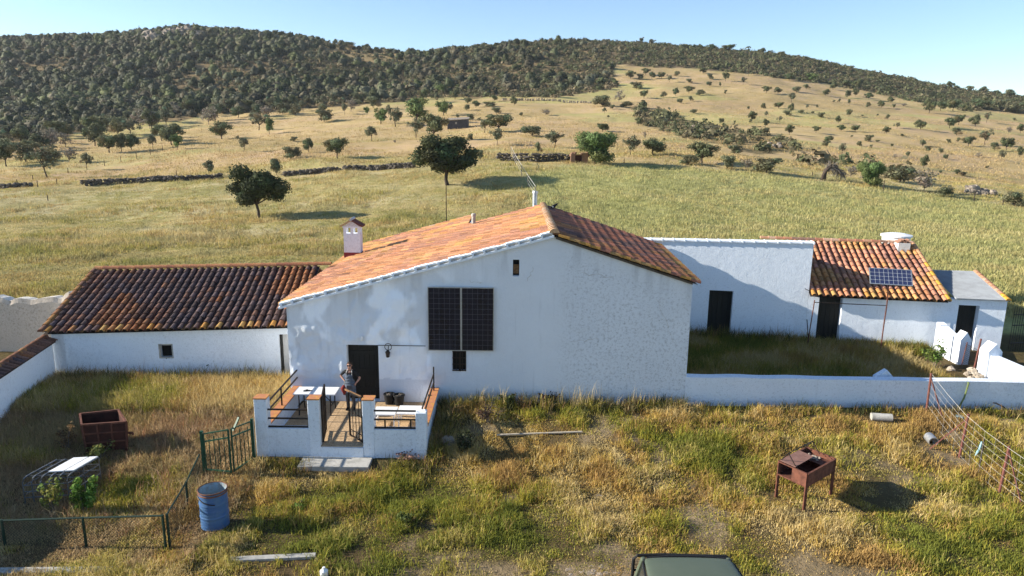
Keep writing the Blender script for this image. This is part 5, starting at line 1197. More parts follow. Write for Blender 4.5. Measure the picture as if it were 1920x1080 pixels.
# courtyard side wall with two pointed pillars, gate of wire between them
XW = 17.35
def yw(px, py, Y): return at(px, py, Y)
pw0 = onplane(1765, 615, (XW, 0, 0), (1, 0, 0)); 
t = thing('courtyard_wall', (XW, 26.8, 0), 'sunlit white side wall of the courtyard ending in a pointed pillar', 'wall')
mb = MB(); mb.prism([(XW+.1, 28.2, -.4), (XW, 26.9, -.4), (XW, 26.9, 1.0), (XW+.1, 28.2, 1.25)], (.28, 0, 0)); mb.build('wall', 'plaster2', t)
def pillar(parent, x, y, h, w_=.42, d_=.42):
    mb = MB(); mb.box(x, x+w_, y, y+d_, -.4, h)
    mb.prism([(x, y, h+.001), (x+w_, y, h+.001), (x+w_/2, y, h+.30)], (0, d_, 0)); return mb.build('pillar', 'plaster2', parent)
pillar(t, XW+.02, 26.42, 1.0)
t2 = thing('courtyard_wall', (XW, 25, 0), 'sunlit white wall with pointed pillar running from the wire gate to the low front wall', 'wall')
pillar(t2, XW-.02, 24.72, 1.05, .5, .5)
mb = MB(); mb.prism([(XW+.05, 24.7, -.4), (XW+.05, 22.13, -.4), (XW+.05, 22.13, .98), (XW+.05, 24.7, .92)], (.3, 0, 0)); mb.build('wall', 'plaster2', t2)
t3 = thing('wire_gate', (XW+.2, 25.9, 0), 'rusty pole and sagging wire mesh closing the gap between the pointed pillars', 'gate')
mb = MB(); mb.tube([(XW+.1, 25.55, -.1), (XW+.16, 25.5, 1.32)], .035, 7); mb.tube([(XW+.15, 26.35, 0), (XW+.2, 26.3, .95)], .02, 6); mb.build('post', 'redpaint', t3)
mb = MB()
for i in range(12): mb.bar((XW+.12, 25.56+.06*i, .02), (XW+.16, 25.54+.06*i, .9), .007); mb.bar((XW+.11, 25.52, .05+.075*i), (XW+.17, 26.36, .05+.075*i), .007)
mb.build('mesh', 'iron', t3)
for i, (x, y, lab) in enumerate(((16.9, 23.6, 'pale rubble at the foot of the sunlit courtyard wall'),)):
    mb = MB()
    for k in range(26): rock(mb, (x+random.gauss(0, .3), y+random.gauss(0, .8), .04+random.random()*.12), random.uniform(.07, .2), 700+k)
    tag(mb.build('rubble', 'pale_rock', loc=(x, y, 0)), lab, 'rubble')
# iron bar fence at the right edge
t = thing('bar_fence', (20.6, 28.4, 0), 'black iron bar gate at the right edge beyond the lean-to', 'gate')
f0 = Vector((at(1893, 640, 28.3).x, 28.3, 0)); mb = MB(); zt0 = at(1895, 572, 28.3).z
for i in range(24):
    x = f0.x+.11*i; mb.bar((x, 28.3+.02*i, -.1), (x, 28.3+.02*i, zt0-.05-.22*math.sin(min(i/12, 1)*1.5)), .015)
mb.build('bars', 'iron', t); mb = MB()
for z in (.35, zt0-.85, zt0-.4): mb.bar((f0.x, 28.26, z), (f0.x+2.6, 28.74, z), .035)
mb.build('rails', 'iron', t)

# ------------------------------------------------------------------ terrace
YT = 18.4
def tp(px, py, Y=YT): return at(px, py, Y)
xP1 = (tp(475.6, 760).x, tp(498.5, 760).x); xP2 = (tp(576, 760).x, tp(597.5, 760).x); xP3 = (tp(678.5, 760).x, tp(699.5, 760).x); xP4 = (tp(779, 790).x, tp(799, 790).x)
ter = thing('terrace', ((xP1[0]+xP4[1])/2, 20, 0), 'raised tiled terrace with white pillars and parapet in front of the doorway', 'terrace')
hP = tp(487, 749).z; hW = tp(540, 804).z; hP4 = tp(789, 775).z
mb = MB(); mb.box(xP1[0]+.1, xP4[1]-.1, YT+.26, YF-.005, -.8, .0); mb.box(xP2[1]+.002, xP3[0]-.002, YT+.02, YT+.258, -.8, .0); mb.build('base', 'plaster2', ter)
def tiled(x0, x1, y0, y1):
    mb = MB(); nx = round((x1-x0)/.33); ny = round((y1-y0)/.33)
    for i in range(nx):
        for j in range(ny):
            c = random.uniform(.86, 1.1); ax = (x1-x0)/nx; ay = (y1-y0)/ny
            mb.box(x0+ax*i+.004, x0+ax*(i+1)-.004, y0+ay*j+.004, y0+ay*(j+1)-.004, .003, .016, (.52*c, .36*c, .21*c))
    return mb
mb = tiled(xP1[1], xP4[0], YT+.27, YF-.02); m2 = tiled(xP2[1]+.01, xP3[0]-.01, YT-.02, YT+.262); mb.add(m2.v, m2.f, (.5, .35, .21)); mb.build('floor', 'tile', ter)
# white walls: pillars, front parapets, side parapets
PIL = []
for (x0, x1), h, cap in ((xP1, hP, 1), (xP2, hP, 1), (xP3, hP, 1), (xP4, hP4, 0)):
    mb = MB(); mb.box(x0, x1, YT, YT+.32, -.8, h); po = mb.build('pillar', 'plaster_old', ter, bevel=.012)
    if cap:
        mb = MB(); mb.box(x0-.015, x1+.015, YT-.015, YT+.335, h+.001, h+.035); mb.build('cap', 'terracotta', po)
for x0, x1 in ((xP1[1], xP2[0]), (xP3[1], xP4[0])):
    mb = MB(); mb.box(x0+.001, x1-.001, YT+.02, YT+.24, -.8, hW); mb.build('parapet', 'plaster_old', ter)
for x0, x1 in ((xP1[0]+.06, xP1[0]+.28), (xP4[1]-.24, xP4[1]-.02)):
    mb = MB(); mb.box(x0, x1, YT+.321, YF-.004, -.8, hW-.03); pp = mb.build('parapet', 'plaster_old', ter)
    mb = MB(); n = 9
    for i in range(n): ya = YT+.33+(YF-YT-.35)*i/n; mb.box(x0-.03, x1+.03, ya+.004, ya+(YF-YT-.35)/n-.004, hW-.028, hW+.012)
    mb.build('coping', 'terracotta', pp)
zr1 = tp(540, 770.5).z; zr2 = tp(540, 787).z
def rail(nm, segs, w_=.035, mat_='iron'):
    mb = MB()
    for a, b in segs: mb.bar(a, b, w_)
    return mb.build(nm, mat_, ter)
for x0, x1, ups in ((xP1[1], xP2[0], ()), (xP3[1], xP4[0], (.25, .87))):
    s = [((x0, YT+.10, z), (x1, YT+.10, z)) for z in (zr1, zr2, hW+.025)]+[((x0+(x1-x0)*u_, YT+.13, hW+.01), (x0+(x1-x0)*u_, YT+.13, zr2)) for u_ in ups]
    rail('railing', s, .04)
xs_ = xP1[0]+.17; rail('railing', [((xs_, YT+.32, z), (xs_, YF, z)) for z in (1.05, .80)]+[((xs_+.03, 20.1, hW), (xs_+.03, 20.1, 1.05))], .038)
xs_ = xP4[1]-.13; rail('railing', [((xs_, YT+.2, z), (xs_, YF-.25, z)) for z in (hP4+.06, .78)]+[((xs_, YF-.3, hW), (xs_, YF-.3, hP4+.3))], .038)
# step
s0 = tp(570, 860).x; s1 = tp(699, 860).x; mb = MB(); mb.box(s0, s1, YT-.62, YT-.01, -.9, -.30); mb.build('step', 'concrete', ter, bevel=.01)
mb = MB(); mb.box(xP2[1]-.0, xP3[0]+.0, YT-.035, YT+.0, -.6, -.02); mb.build('riser', 'plaster_old', ter)
# gate leaves, swung inwards
def leaf(h, e, ztop0, ztop1, zb, n, nm='gate'):
    h = Vector((*h, 0)); e = Vector((*e, 0)); mb = MB(); dz = Vector((0, 0, 1))
    mb.bar(h+dz*zb, h+dz*ztop0, .045); mb.bar(e+dz*zb, e+dz*ztop1, .045); mb.bar(h+dz*ztop0, e+dz*ztop1, .04); mb.bar(h+dz*(zb+.02), e+dz*(zb+.02), .035); mb.bar(h+dz*(zb+.2), e+dz*(zb+.2), .02); mb.bar(h+dz*(.8), e+dz*(.8), .02)
    for i in range(1, n): q = h.lerp(e, i/n); mb.bar(q+dz*zb, q+dz*(ztop0+(ztop1-ztop0)*i/n), .018)
    return mb.build(nm, 'iron', ter)
leaf((xP2[1]+.04, YT+.15), (xP2[1]-.10, YT+1.0), 1.36, 1.45, .06, 5)
gl = leaf((xP3[0]-.04, YT+.15), (xP3[0]-.50, YT+.62), 1.40, 1.40, .06, 4)
mb = MB(); mb.bar(at(677, 744, YT+.17), at(647, 730, YT+.75), .04); mb.build('gate_brace', 'wood', ter)
# table, low benches, buckets
f = [atz(548.5, 739, .70), atz(628, 741.5, .70), atz(637.5, 727, .70), atz(561, 725.5, .70)]
cx_ = sum((v for v in f), Vector())/4; ux = ((f[1]-f[0])+(f[2]-f[3]))/4; uy = ((f[3]-f[0])+(f[2]-f[1]))/4; uy = Vector((0, uy.y, 0)); ux = Vector((ux.x, 0, 0))
t = thing('folding_table', (cx_.x, cx_.y, .016), 'white folding table with black legs on the left half of the terrace', 'table')
mb = MB(); mb.frame(cx_, ux, uy, (0, 0, .022)); mb.build('tabletop', 'white', t, bevel=.01)
for sx in (-1, 1):
    mb = MB(); c = cx_+ux*(.74*sx)
    for sy in (-1, 1): mb.tube([c+uy*(.8*sy)-Vector((0, 0, .03)), c+uy*(.8*sy)-Vector((0, 0, .45)), c+uy*(.95*sy)-Vector((0, 0, .685))], .02, 6)
    mb.tube([c-uy*.8-Vector((0, 0, .4)), c+uy*.8-Vector((0, 0, .4))], .014, 6); mb.tube([c-Vector((0, 0, .4)), cx_+ux*(.2*sx)-Vector((0, 0, .03))], .013, 6); mb.build('legs', 'iron', t)
mb = MB(); c = cx_-ux*.45-uy*.2+Vector((0, 0, .03)); mb.frame(c, (.09, .02, 0), (-.01, .045, 0), (0, 0, .012)); mb.frame(c+Vector((.12, .02, -.002)), (.05, .0, 0), (0, .02, 0), (0, 0, .01)); mb.frame(c+Vector((.0, .03, .016)), (.03, .02, 0), (-.01, .03, 0), (0, 0, .008)); tag(mb.build('tool', 'black_plastic', loc=c), 'small dark object lying on the white folding table', 'tool')
for x0, x1, y0, y1, lab in ((698.5, 741, 763, 778, 'low white bench nearer the terrace gate'), (743.5, 797, 761, 776.5, 'low white bench against the right parapet of the terrace')):
    A_, B_, C_, D_ = atz(x0, y1, .45), atz(x1, y1, .45), atz(x1, y0, .45), atz(x0, y0, .45); xa, xb = A_.x, min(B_.x, xP4[1]-.26); ya, yb = A_.y, D_.y
    t = thing('low_bench', ((xa+xb)/2, (ya+yb)/2, .016), lab, 'bench'); mb = MB(); mb.box(xa, xb, ya, yb, .43, .47); mb.build('seat', 'white', t, bevel=.008)
    for sx in (xa+.05, xb-.05):
        mb = MB()
        for sy in (ya+.06, yb-.06): mb.bar((sx, sy, .017), (sx, sy, .43), .035)
        mb.bar((sx, ya+.06, .2), (sx, yb-.06, .2), .03); mb.build('legs', 'white', t)
for x, y, lab in ((729, 759, 'black bucket beside the doorway, the left one'), (747.5, 761, 'black bucket beside the doorway, the right one')):
    c = atz(x, y, .017); t = thing('bucket', c, lab, 'bucket', 'black buckets by the door'); c = Vector((c.x, c.y+.12, .017))
    mb = MB(); mb.lathe([(.001, .01), (.13, .01), (.13, .0), (.175, .33), (.155, .33), (.12, .04), (.001, .04)], c, 20); mb.build('body', 'black_plastic', t, smooth=False)
    mb = MB(); mb.lathe([(.176, .30), (.19, .305), (.19, .335), (.17, .34)], c, 20); mb.build('rim', 'black_plastic', t)
    mb = MB()
    for k in range(9): rock(mb, c+Vector((random.uniform(-.09, .09), random.uniform(-.09, .09), .28+random.random()*.05)), .05, 840+k)
    mb.build('contents', 'stone_dark', t)
# ------------------------------------------------------------------ person in the doorway
def make_person():
    g = atz(658.5, 767, .017); g.y = min(g.y, YF-.38); g.z = .017; s = 1.58/1.60
    t = thing('person', g, 'person in black t-shirt, grey apron and sunglasses standing with hands on hips in the doorway', 'person')
    V = []; E = []; Rr = []
    def v(x, y, z, r, par=None):
        V.append((x*s, y*s, z*s)); Rr.append(r if hasattr(r, '__len__') else (r, r)); i = len(V)-1
        if par is not None: E.append((par, i))
        return i
    pel = v(0, 0, .84, (.135, .10)); wst = v(0, 0, .98, (.125, .09), pel); ch = v(0, -.005, 1.15, (.145, .10), wst); cl = v(0, .0, 1.275, (.10, .075), ch)
    nk = v(0, -.005, 1.335, .048, cl); hb = v(0, -.02, 1.40, (.062, .070), nk); hm = v(0, -.022, 1.48, (.070, .082), hb); ht = v(0, -.012, 1.555, (.055, .064), hm)
    v(0, -.108, 1.445, .012, hb)
    def hand(w, d, up):
        w_ = Vector(V[w])/s; d = Vector(d).normalized(); sd = d.cross(Vector(up)).normalized(); up = Vector(up)
        pm = v(*(w_+d*.055), (.030, .016), w)
        for k, (o, L) in enumerate(((-.028, .050), (-.010, .060), (.010, .056), (.027, .044))):
            a = v(*(w_+d*.085+sd*o), .0095, pm); b = v(*(w_+d*(.085+L*.55)+sd*o*1.1-up*.008), .0085, a); v(*(w_+d*(.085+L)+sd*o*1.1-up*.024), .0075, b)
        a = v(*(w_+d*.03-sd*.036-up*.004), .010, pm); v(*(w_+d*.066-sd*.056-up*.012), .0085, a)
    # arms: photo-left elbow out wide and high, photo-right one lower
    sl = v(-.165, .005, 1.265, .056, cl); el = v(-.315, .07, 1.115, .042, sl); wr = v(-.185, -.02, .985, .027, el); hand(wr, (.72, -.55, -.42), (-.6, -.7, .3))
    sr = v(.165, .005, 1.265, .056, cl); er = v(.305, .06, 1.04, .042, sr); wr = v(.195, -.04, .90, .027, er); hand(wr, (-.62, -.50, -.60), (.6, -.7, .2))
    for sx in (-1, 1):
        hp = v(.085*sx, 0, .78, .088, pel); kn = v(.10*sx, -.012, .44, .058, hp); an = v(.105*sx, .015, .09, .040, kn)
        he = v(.107*sx, .01, .045, .040, an); to = v(.118*sx, -.10, .032, .034, he); v(.122*sx, -.16, .026, .024, to)
    me = bpy.data.meshes.new('body'); me.from_pydata(V, E, []); o = bpy.data.objects.new('body', me); COL.objects.link(o)
    sk_ = o.modifiers.new('skin', 'SKIN'); sk_.use_smooth_shade = True
    if not me.skin_vertices: raise RuntimeError('no skin layer')
    for i, r in enumerate(Rr): me.skin_vertices[0].data[i].radius = (r[0]*s, r[1]*s)
    me.skin_vertices[0].data[0].use_root = True
    sb = o.modifiers.new('sub', 'SUBSURF'); sb.levels = 2; sb.render_levels = 2
    dg = bpy.context.evaluated_depsgraph_get(); dg.update(); nm = bpy.data.meshes.new_from_object(o.evaluated_get(dg)); bpy.data.objects.remove(o)
    nm.name = 'body'; nm.materials.clear()
    for k in ('skin', 'black_cloth', 'trousers', 'black_plastic'): nm.materials.append(M[k])
    for p in nm.polygons:
        x, y, z = p.center/s; m = 0
        ax = abs(x)
        if z < .075: m = 3
        elif z < .93 and ax < .19+(.0 if z > .8 else .1) and not (ax > .155 and z > .82): m = 2
        elif z < 1.325 and (ax < .165 and z > .93 or (ax >= .165 and z > 1.09+(.045 if x < 0 else 0))): m = 1
        if z > 1.24 and ax < .05 and y < -.055: m = 0
        p.material_index = m; p.use_smooth = True
    b = link('body', nm, t); BASE[b] = Vector(g)
    # apron
    mb = MB(); n = 12
    def ring(z, r0, r1, w_): return [Vector((math.sin(a)*r0*s, -math.cos(a)*r1*s, z*s))+g for a in np.linspace(-w_, w_, n)]
    rs_ = [ring(.50, .205, .135, 1.15), ring(.70, .20, .14, 1.25), ring(.88, .175, .135, 1.35), ring(.97, .165, .125, 1.2), ring(1.06, .165, .13, .75), ring(1.20, .165, .13, .60)]
    for ra, rb in zip(rs_[:-1], rs_[1:]): mb.add(ra+rb, [(i, i+1, n+i+1, n+i) for i in range(n-1)])
    o = mb.build('apron', 'apron', t, smooth=True); m_ = o.modifiers.new('t', 'SOLIDIFY'); m_.thickness = .008
    mb = MB()
    for sx in (-1, 1): mb.tube([g+Vector(p_)*s for p_ in ((.09*sx, -.125, 1.19), (.085*sx, -.105, 1.27), (.06*sx, -.02, 1.335), (.05*sx, .06, 1.31))], .013, 5)
    mb.tube([g+Vector(p_)*s for p_ in ((-.16, -.06, .975), (-.185, -.05, .84), (-.19, -.06, .66))], .012, 5); mb.build('apron_straps', 'straps', t)
    mb = MB(); mb.frame(g+Vector((0, -.150, .80))*s, (.075*s, 0, 0), (0, .006, 0), (0, 0, .05*s)); mb.build('apron_pocket', 'trousers', t)
    # hair, sunglasses, mouth
    V2, Q2, C2 = [], [], []
    mb = MB(); rr = random.Random(4); c = g+Vector((0, -.004, 1.515))*s
    for i in range(7):
        for j in range(14):
            def hp(i_, j_):
                th = .02+i_*.27; a = 2*math.pi*j_/14; k = 1+.07*math.sin(5*a+i_*2); cut = max(0, math.cos(a+math.pi/2))*.0
                fr = .55 if (math.sin(a) < -.35 and th > 1.05) else 1
                th = min(th, 1.05) if fr < 1 else th
                return c+Vector((math.cos(a)*math.sin(th)*.082*k, math.sin(a)*math.sin(th)*.098*k, math.cos(th)*.078*k-.01))*s
            mb.add([hp(i, j), hp(i, j+1), hp(i+1, j+1), hp(i+1, j)], [(0, 1, 2, 3)])
    mb.build('hair', 'hair', t, smooth=True)
    mb = MB(); z = 1.487
    for sx in (-1, 1): mb.tube([g+Vector(p_)*s for p_ in ((.034*sx, -.108, z), (.034*sx, -.094, z))], .026*s, 10); mb.bar(g+Vector((.058*sx, -.10, z+.008))*s, g+Vector((.074*sx, -.01, z+.012))*s, .008)
    mb.bar(g+Vector((-.02, -.108, z+.006))*s, g+Vector((.02, -.108, z+.006))*s, .008); mb.build('sunglasses', 'black_plastic', t)
    mb = MB(); mb.tube([g+Vector(p_)*s for p_ in ((-.022, -.089, 1.418), (0, -.096, 1.415), (.022, -.089, 1.418))], .006, 5); mb.build('mouth', 'red_cloth', t)
    for sx in (-1, 1):
        mb = MB(); mb.lathe([(.001, -.026), (.013, -.018), (.017, .0), (.013, .02), (.001, .026)], g+Vector((.073*sx, -.012, 1.47))*s, 8); mb.build('ear', 'skin', t, smooth=True)
make_person()
mb = MB(); p = at(645, 729, YF-1.2); mb.tube([p+Vector((0, 0, .12)), p+Vector((-.02, -.02, .02)), p+Vector((.01, 0, -.1)), p+Vector((-.01, 0, -.2))], [.03, .085, .07, .015], 8)
tag(mb.build('cloth', 'red_cloth', loc=p, smooth=True), 'dark red cloth hanging at the free end of the open terrace gate', 'cloth')

# ------------------------------------------------------------------ left yard
def gp(x, y): return ground(x, y)
# rusty open tank on legs
A_ = gp(160, 858); A_.z = hz1(A_.x, A_.y)
t = thing('rusty_tank', A_, 'open rusty brown metal bin leaning in the tall grass of the left yard', 'bin')
zt = at(158, 797, A_.y).z; fl = at(153, 797, A_.y); fr = at(236, 789, A_.y+.25); bl_ = at(149, 770, A_.y+1.0); br_ = at(222, 762, A_.y+1.2)
fl.z = fr.z = zt; H = zt-A_.z; bz = Vector((0, 0, -1))
bl_ = Vector((fl.x-.47, fl.y+.72, zt+.02)); br_ = Vector((fr.x-.60, fr.y+.72, zt+.05))
bot = H*.86
C4 = [fl, fr, br_, bl_]
D4 = [c_+bz*bot+(sum(C4, Vector())/4-c_)*.10 for c_ in C4]
mb = MB()
cen = sum(C4, Vector())/4
for i in range(4):
    a, b, c, d = C4[i], C4[(i+1) % 4], D4[(i+1) % 4], D4[i]; ins = lambda q: q+(Vector((cen.x, cen.y, q.z))-q).normalized()*.02
    mb.add([a, b, c, d, ins(a), ins(b), ins(c), ins(d)], [(3, 2, 1, 0), (4, 5, 6, 7), (0, 1, 5, 4)])
mb.add(D4, [(0, 1, 2, 3)]); mb.build('bin_body', 'rust_dark', t)
mb = MB()
for i in range(4):
    a, b, c, d = C4[i], C4[(i+1) % 4], D4[(i+1) % 4], D4[i]; mb.bar(a, b, .05)
    off = ((a+b)/2-cen); off.z = 0; off = off.normalized()*.02
    for k in (.33, .66): mb.bar(a.lerp(b, k)+off, d.lerp(c, k)+off, .035); mb.bar(a.lerp(d, k)+off, b.lerp(c, k)+off, .035)
    mb.bar(a+off*.5, d+off*.5, .05)
mb.build('rim', 'rust', t)
for d, a in zip(D4, C4): mb = MB(); q = Vector((d.x, d.y, hz1(d.x, d.y)-.1)); mb.bar(d+Vector((0, 0, .05)), q, .06); mb.build('leg', 'rust_dark', t)
mb = MB(); q = fr.lerp(D4[1], .45); mb.tube([q+Vector((-.02, .1, 0)), q+Vector((.12, .1, 0)), q+Vector((.14, .1, -.06))], .035, 7); mb.build('tap', 'rust', t)
# white-topped cage frame
F0 = gp(48, 945); F1 = gp(122, 940); t = thing('wire_cage', F0, 'grey pipe cage frame with two white boards on top in the left yard', 'cage')
Hc = at(40, 897, F0.y).z-F0.z; ux = (F1-F0); ux.z = 0; uL = ux.length*1.12; ux = ux.normalized(); uy = Vector((.20, 1, 0)).normalized(); dY = 1.05
Z0 = Vector((0, 0, F0.z)); 
def cg(a, b, z): return Vector((F0.x, F0.y, F0.z))+ux*(a*uL)+uy*(b*dY)+Vector((0, 0, z))
mb = MB(); N6 = 6
for i in range(N6):
    a = i/(N6-1); mb.tube([cg(a, 0, -.1), cg(a, 0, Hc-.12), cg(a, .05, Hc-.03), cg(a, .14, Hc), cg(a, 1, Hc), cg(a, 1.02, Hc-.06)], .016, 6)
for b in (0, 1):
    for z in (.25, .48, .72): mb.tube([cg(0, b, z*Hc), cg(1, b, z*Hc)], .012, 5)
for a in (0, 1):
    for z in (.35, .7): mb.tube([cg(a, 0, z*Hc), cg(a, 1, z*Hc)], .012, 5)
    for b in (.5, 1): mb.tube([cg(a, b, -.1), cg(a, b, Hc)], .014, 5)
for b in (.14, .4, .7, 1): mb.tube([cg(0, b, Hc-.018), cg(1, b, Hc-.018)], .012, 5)
mb.build('frame', simple('dull_pipe', (.20, .21, .22), .5, .5, c2=(.13, .12, .11)), t)
for a0, a1 in ((.42, .76), (.80, 1.0)):
    mb = MB(); mb.frame(cg((a0+a1)/2, .6, Hc+.03), ux*(uL*(a1-a0)/2), uy*(dY*.38), (0, 0, .012)); mb.build('board', 'white', t)
# leafy plants beside the cage
def shrub(px, py, h, wd, label, base=(.11, .20, .035), n=520, seed=1, size=.05, name='leafy_plant'):
    p = gp(px, py); k = (p-CAM).dot(FW)/F_PX; H = h*k/.95; W_ = wd*k; r = random.Random(seed); t = thing(name, p, label, 'plant'); mb = MB(); cs, rs = [], []
    for i in range(9):
        a = r.uniform(0, 6.28); q = r.random()**.5*W_*.38; zz = H*r.uniform(.35, .92); e = Vector((math.cos(a)*q, math.sin(a)*q, zz)); mb.tube([p-Vector((0, 0, .05)), p+Vector((e.x*.4, e.y*.4, zz*.55)), p+e], [.014, .009, .004], 5)
        for f in (.55, .8, 1): cs.append((e.x*f, e.y*f, zz*f)); rs.append((W_*.15, W_*.15, H*.12))
    mb.build('stem', 'grey_bark', t); V_, Q_, C_ = leafcloud(cs, rs, n, size, base, seed=seed); link('foliage', np_mesh('foliage', V_, Q_, np.zeros((0, 3)), C_, M['leaf']), t)
shrub(160, 962, 78, 54, 'bright green leafy shrub beside the grey cage frame', n=900, seed=2)
shrub(100, 962, 70, 45, 'yellow-green weedy plant growing through the grey cage frame', (.20, .22, .05), 380, 3, .04)
shrub(128, 845, 55, 40, 'dry reddish bush left of the rusty bin', (.20, .13, .06), 300, 5, .035)
shrub(190, 860, 34, 62, 'pale green weeds at the foot of the rusty bin', (.16, .17, .05), 420, 6, .035)
shrub(1752, 690, 52, 60, 'bright green bush in the courtyard corner by the sunlit wall', (.12, .17, .035), 700, 8, .045)
shrub(955, 765, 32, 46, 'dark green weed bush at the foot of the farmhouse wall', (.065, .085, .03), 420, 9, .04)
shrub(915, 792, 34, 70, 'brownish purple dead weed clump right of the terrace', (.13, .085, .06), 600, 10, .03)
shrub(1030, 760, 30, 60, 'dark purple thistle clump against the farmhouse wall', (.085, .06, .05), 500, 12, .03)
shrub(755, 862, 22, 80, 'pinkish dry weed clump at the foot of the terrace front', (.22, .13, .10), 420, 13, .03)
shrub(870, 850, 40, 60, 'dark leafy weeds in the shade right of the terrace', (.05, .055, .025), 520, 14, .04)
shrub(560, 958, 18, 44, 'bright green low weed between barrel and car', (.11, .17, .03), 260, 15, .035)
shrub(760, 985, 26, 50, 'green broad weed tuft in the middle of the front yard', (.10, .13, .035), 300, 16, .04)
shrub(270, 690, 30, 60, 'tall weeds against the low wing by the iron stake', (.12, .11, .04), 420, 17, .03)
shrub(415, 700, 28, 70, 'feathery green weeds against the low wing wall', (.11, .12, .04), 480, 18, .03)
# blue barrel
g = gp(400, 990); Rb = 26*(g-CAM).dot(FW)/F_PX; ztb = at(400, 921, g.y).z; Hb = ztb-g.z; g = g+Vector((0, Rb*.4, 0)); t = thing('oil_drum', g, 'open blue metal drum with rusty rim standing in the front yard grass', 'drum')
mb = MB(); pr = [(Rb*.97, -.08), (Rb*.97, .02)]
for i in range(1, 60):
    z = Hb*i/60; r = Rb*.965
    for zz in (.33, .66): r += Rb*.035*math.exp(-((z/Hb-zz)/.018)**2)
    r += .002*math.sin(z*70); pr.append((r, z))
pr.append((Rb*.97, Hb-.02)); mb.lathe(pr, g, 40); mb.build('drum_body', 'blue', t, smooth=True)
mb = MB(); mb.lathe([(Rb*.965, Hb-.025), (Rb*1.02, Hb-.02), (Rb*1.03, Hb+.005), (Rb*.99, Hb+.015), (Rb*.955, Hb+.0)], g, 40); mb.lathe([(Rb*.967, Hb*.9), (Rb*1.005, Hb*.915), (Rb*1.005, Hb*.93), (Rb*.967, Hb*.945)], g, 40); mb.build('rim', 'rim_rust', t, smooth=True)
mb = MB(); mb.lathe([(Rb*.94, Hb), (Rb*.94, .3), (.001, .3)], g, 36); mb.build('inside', 'drum_in', t)
mb = MB(); mb.tube([g+Vector((math.cos(a)*Rb*1.01, math.sin(a)*Rb*1.01, Hb*(.82-.12*math.cos(a*1.0+.6)))) for a in np.linspace(3.0, 5.2, 12)], .012, 5); mb.build('wire_handle', 'iron', t)
# green gate, two leaves
t = None
b0, b1, b2 = gp(384, 888), gp(437, 893), gp(477, 858)
z0, z1, z2 = at(379, 812, b0.y).z, at(435, 806, b1.y).z, at(475, 789, b2.y).z; m_ = max(z0, z1, z2)
t = thing('garden_gate', b1, 'green metal bar gate of two leaves beside the terrace corner', 'gate')
for b, z in ((b0, z0), (b2, z2)): mb = MB(); mb.bar(Vector((b.x, b.y, b.z-.1)), Vector((b.x, b.y, z+.06)), .07); mb.build('post', 'green_paint', t)
def gleaf(a, b, za, zb_, n):
    mb = MB(); a = Vector((a.x, a.y, 0)); b = Vector((b.x, b.y, 0)); d = (b-a); a = a+d*.07; b = b-d*.05; lo = max(b0.z, b1.z)+.10; U = Vector((0, 0, 1))
    f = lambda k: za+(zb_-za)*k
    mb.bar(a+U*lo, a+U*za, .035); mb.bar(b+U*lo, b+U*zb_, .04); mb.bar(a+U*za, b+U*zb_, .03); mb.bar(a+U*(lo+.03), b+U*(lo+.03), .04); mb.bar(a+U*(za-.22), b+U*(zb_-.22), .035)
    for i in range(1, n): q = a.lerp(b, i/n); mb.bar(q+U*lo, q+U*(f(i/n)-(.22 if i % 2 else .1)), .018)
    mb.build('gate_leaf', 'green_paint', t)
gleaf(b0, b1, z0-.02, z1, 5); gleaf(b1, b2, z1, z2, 5)
mb = MB(); q = b1.lerp(b2, .15); zz = z1+.02; mb.bar((q.x, q.y, zz-.1), (q.x+.12, q.y+.15, zz+.22), .07, .03); mb.build('latch_bar', 'green_paint', t)
# chain-link fence: corner at (311,1030)
def chain(P, Hs, label, posts, rail=True):
    t = thing('chain_link_fence', P[0], label, 'fence'); U = Vector((0, 0, 1))
    mbw = MB()
    for (a, ha), (b, hb) in zip(zip(P[:-1], Hs[:-1]), zip(P[1:], Hs[1:])):
        L = (b-a).length; st = .075; n = int(L/st); h = (ha+hb)/2
        for i in range(-int(h/st), n+1):
            for sg in (1, -1):
                s0, s1 = i*st, i*st+h; c0, c1 = max(0, s0), min(L, s1)
                if c1-c0 < .02: continue
                k = lambda s: a.lerp(b, s/L)+U*(((s-s0) if sg > 0 else h-(s-s0))*.96+.02)
                mbw.tube([k(c0), k(c1)], .0028, 3, cap=False)
    mbw.build('mesh', 'mesh_green', t)
    for i in posts: mb = MB(); mb.tube([P[i]-U*.15, P[i]+U*(Hs[i]+.02)], .03, 7); mb.build('post', 'green_dark', t)
    mb = MB(); mb.tube([p_+U*h_ for p_, h_ in zip(P, Hs)], .022, 6); mb.build('top_rail', 'green_dark', t)
M['green_dark'] = simple('dark_green_paint', (.012, .035, .022), .6); M['mesh_green'] = simple('mesh_wire', (.03, .05, .035), .6, bmp=0)
c0 = gp(311, 1030); hC = at(311, 967, c0.y).z-c0.z; m1 = gp(157, 1022); m1.y = c0.y+.05; m1.x = at(155, 972, m1.y).x; m1.z = hz1(m1.x, m1.y)
e1 = Vector((at(2, 980, c0.y).x, c0.y+.02, 0)); e1.z = hz1(e1.x, e1.y); e2 = e1+Vector((-2.6, .1, 0)); e2.z = hz1(e2.x, e2.y)
f_ = lambda p_, x, y: at(x, y, p_.y).z-p_.z
chain([c0, m1, e1, e2], [hC, f_(m1, 155, 971), f_(e1, 2, 976), .8], 'dark green chain-link fence along the front of the left yard', [0, 1, 2, 3])
md = gp(353, 952); en = gp(383, 892); s1_ = c0+Vector((.07, .05, 0))
chain([s1_, md, en+Vector((-.05, -.06, 0))], [f_(c0, 313, 967), f_(md, 351, 905), f_(en, 381, 850)], 'short chain-link fence running back from the corner post to the green gate', [0, 1])

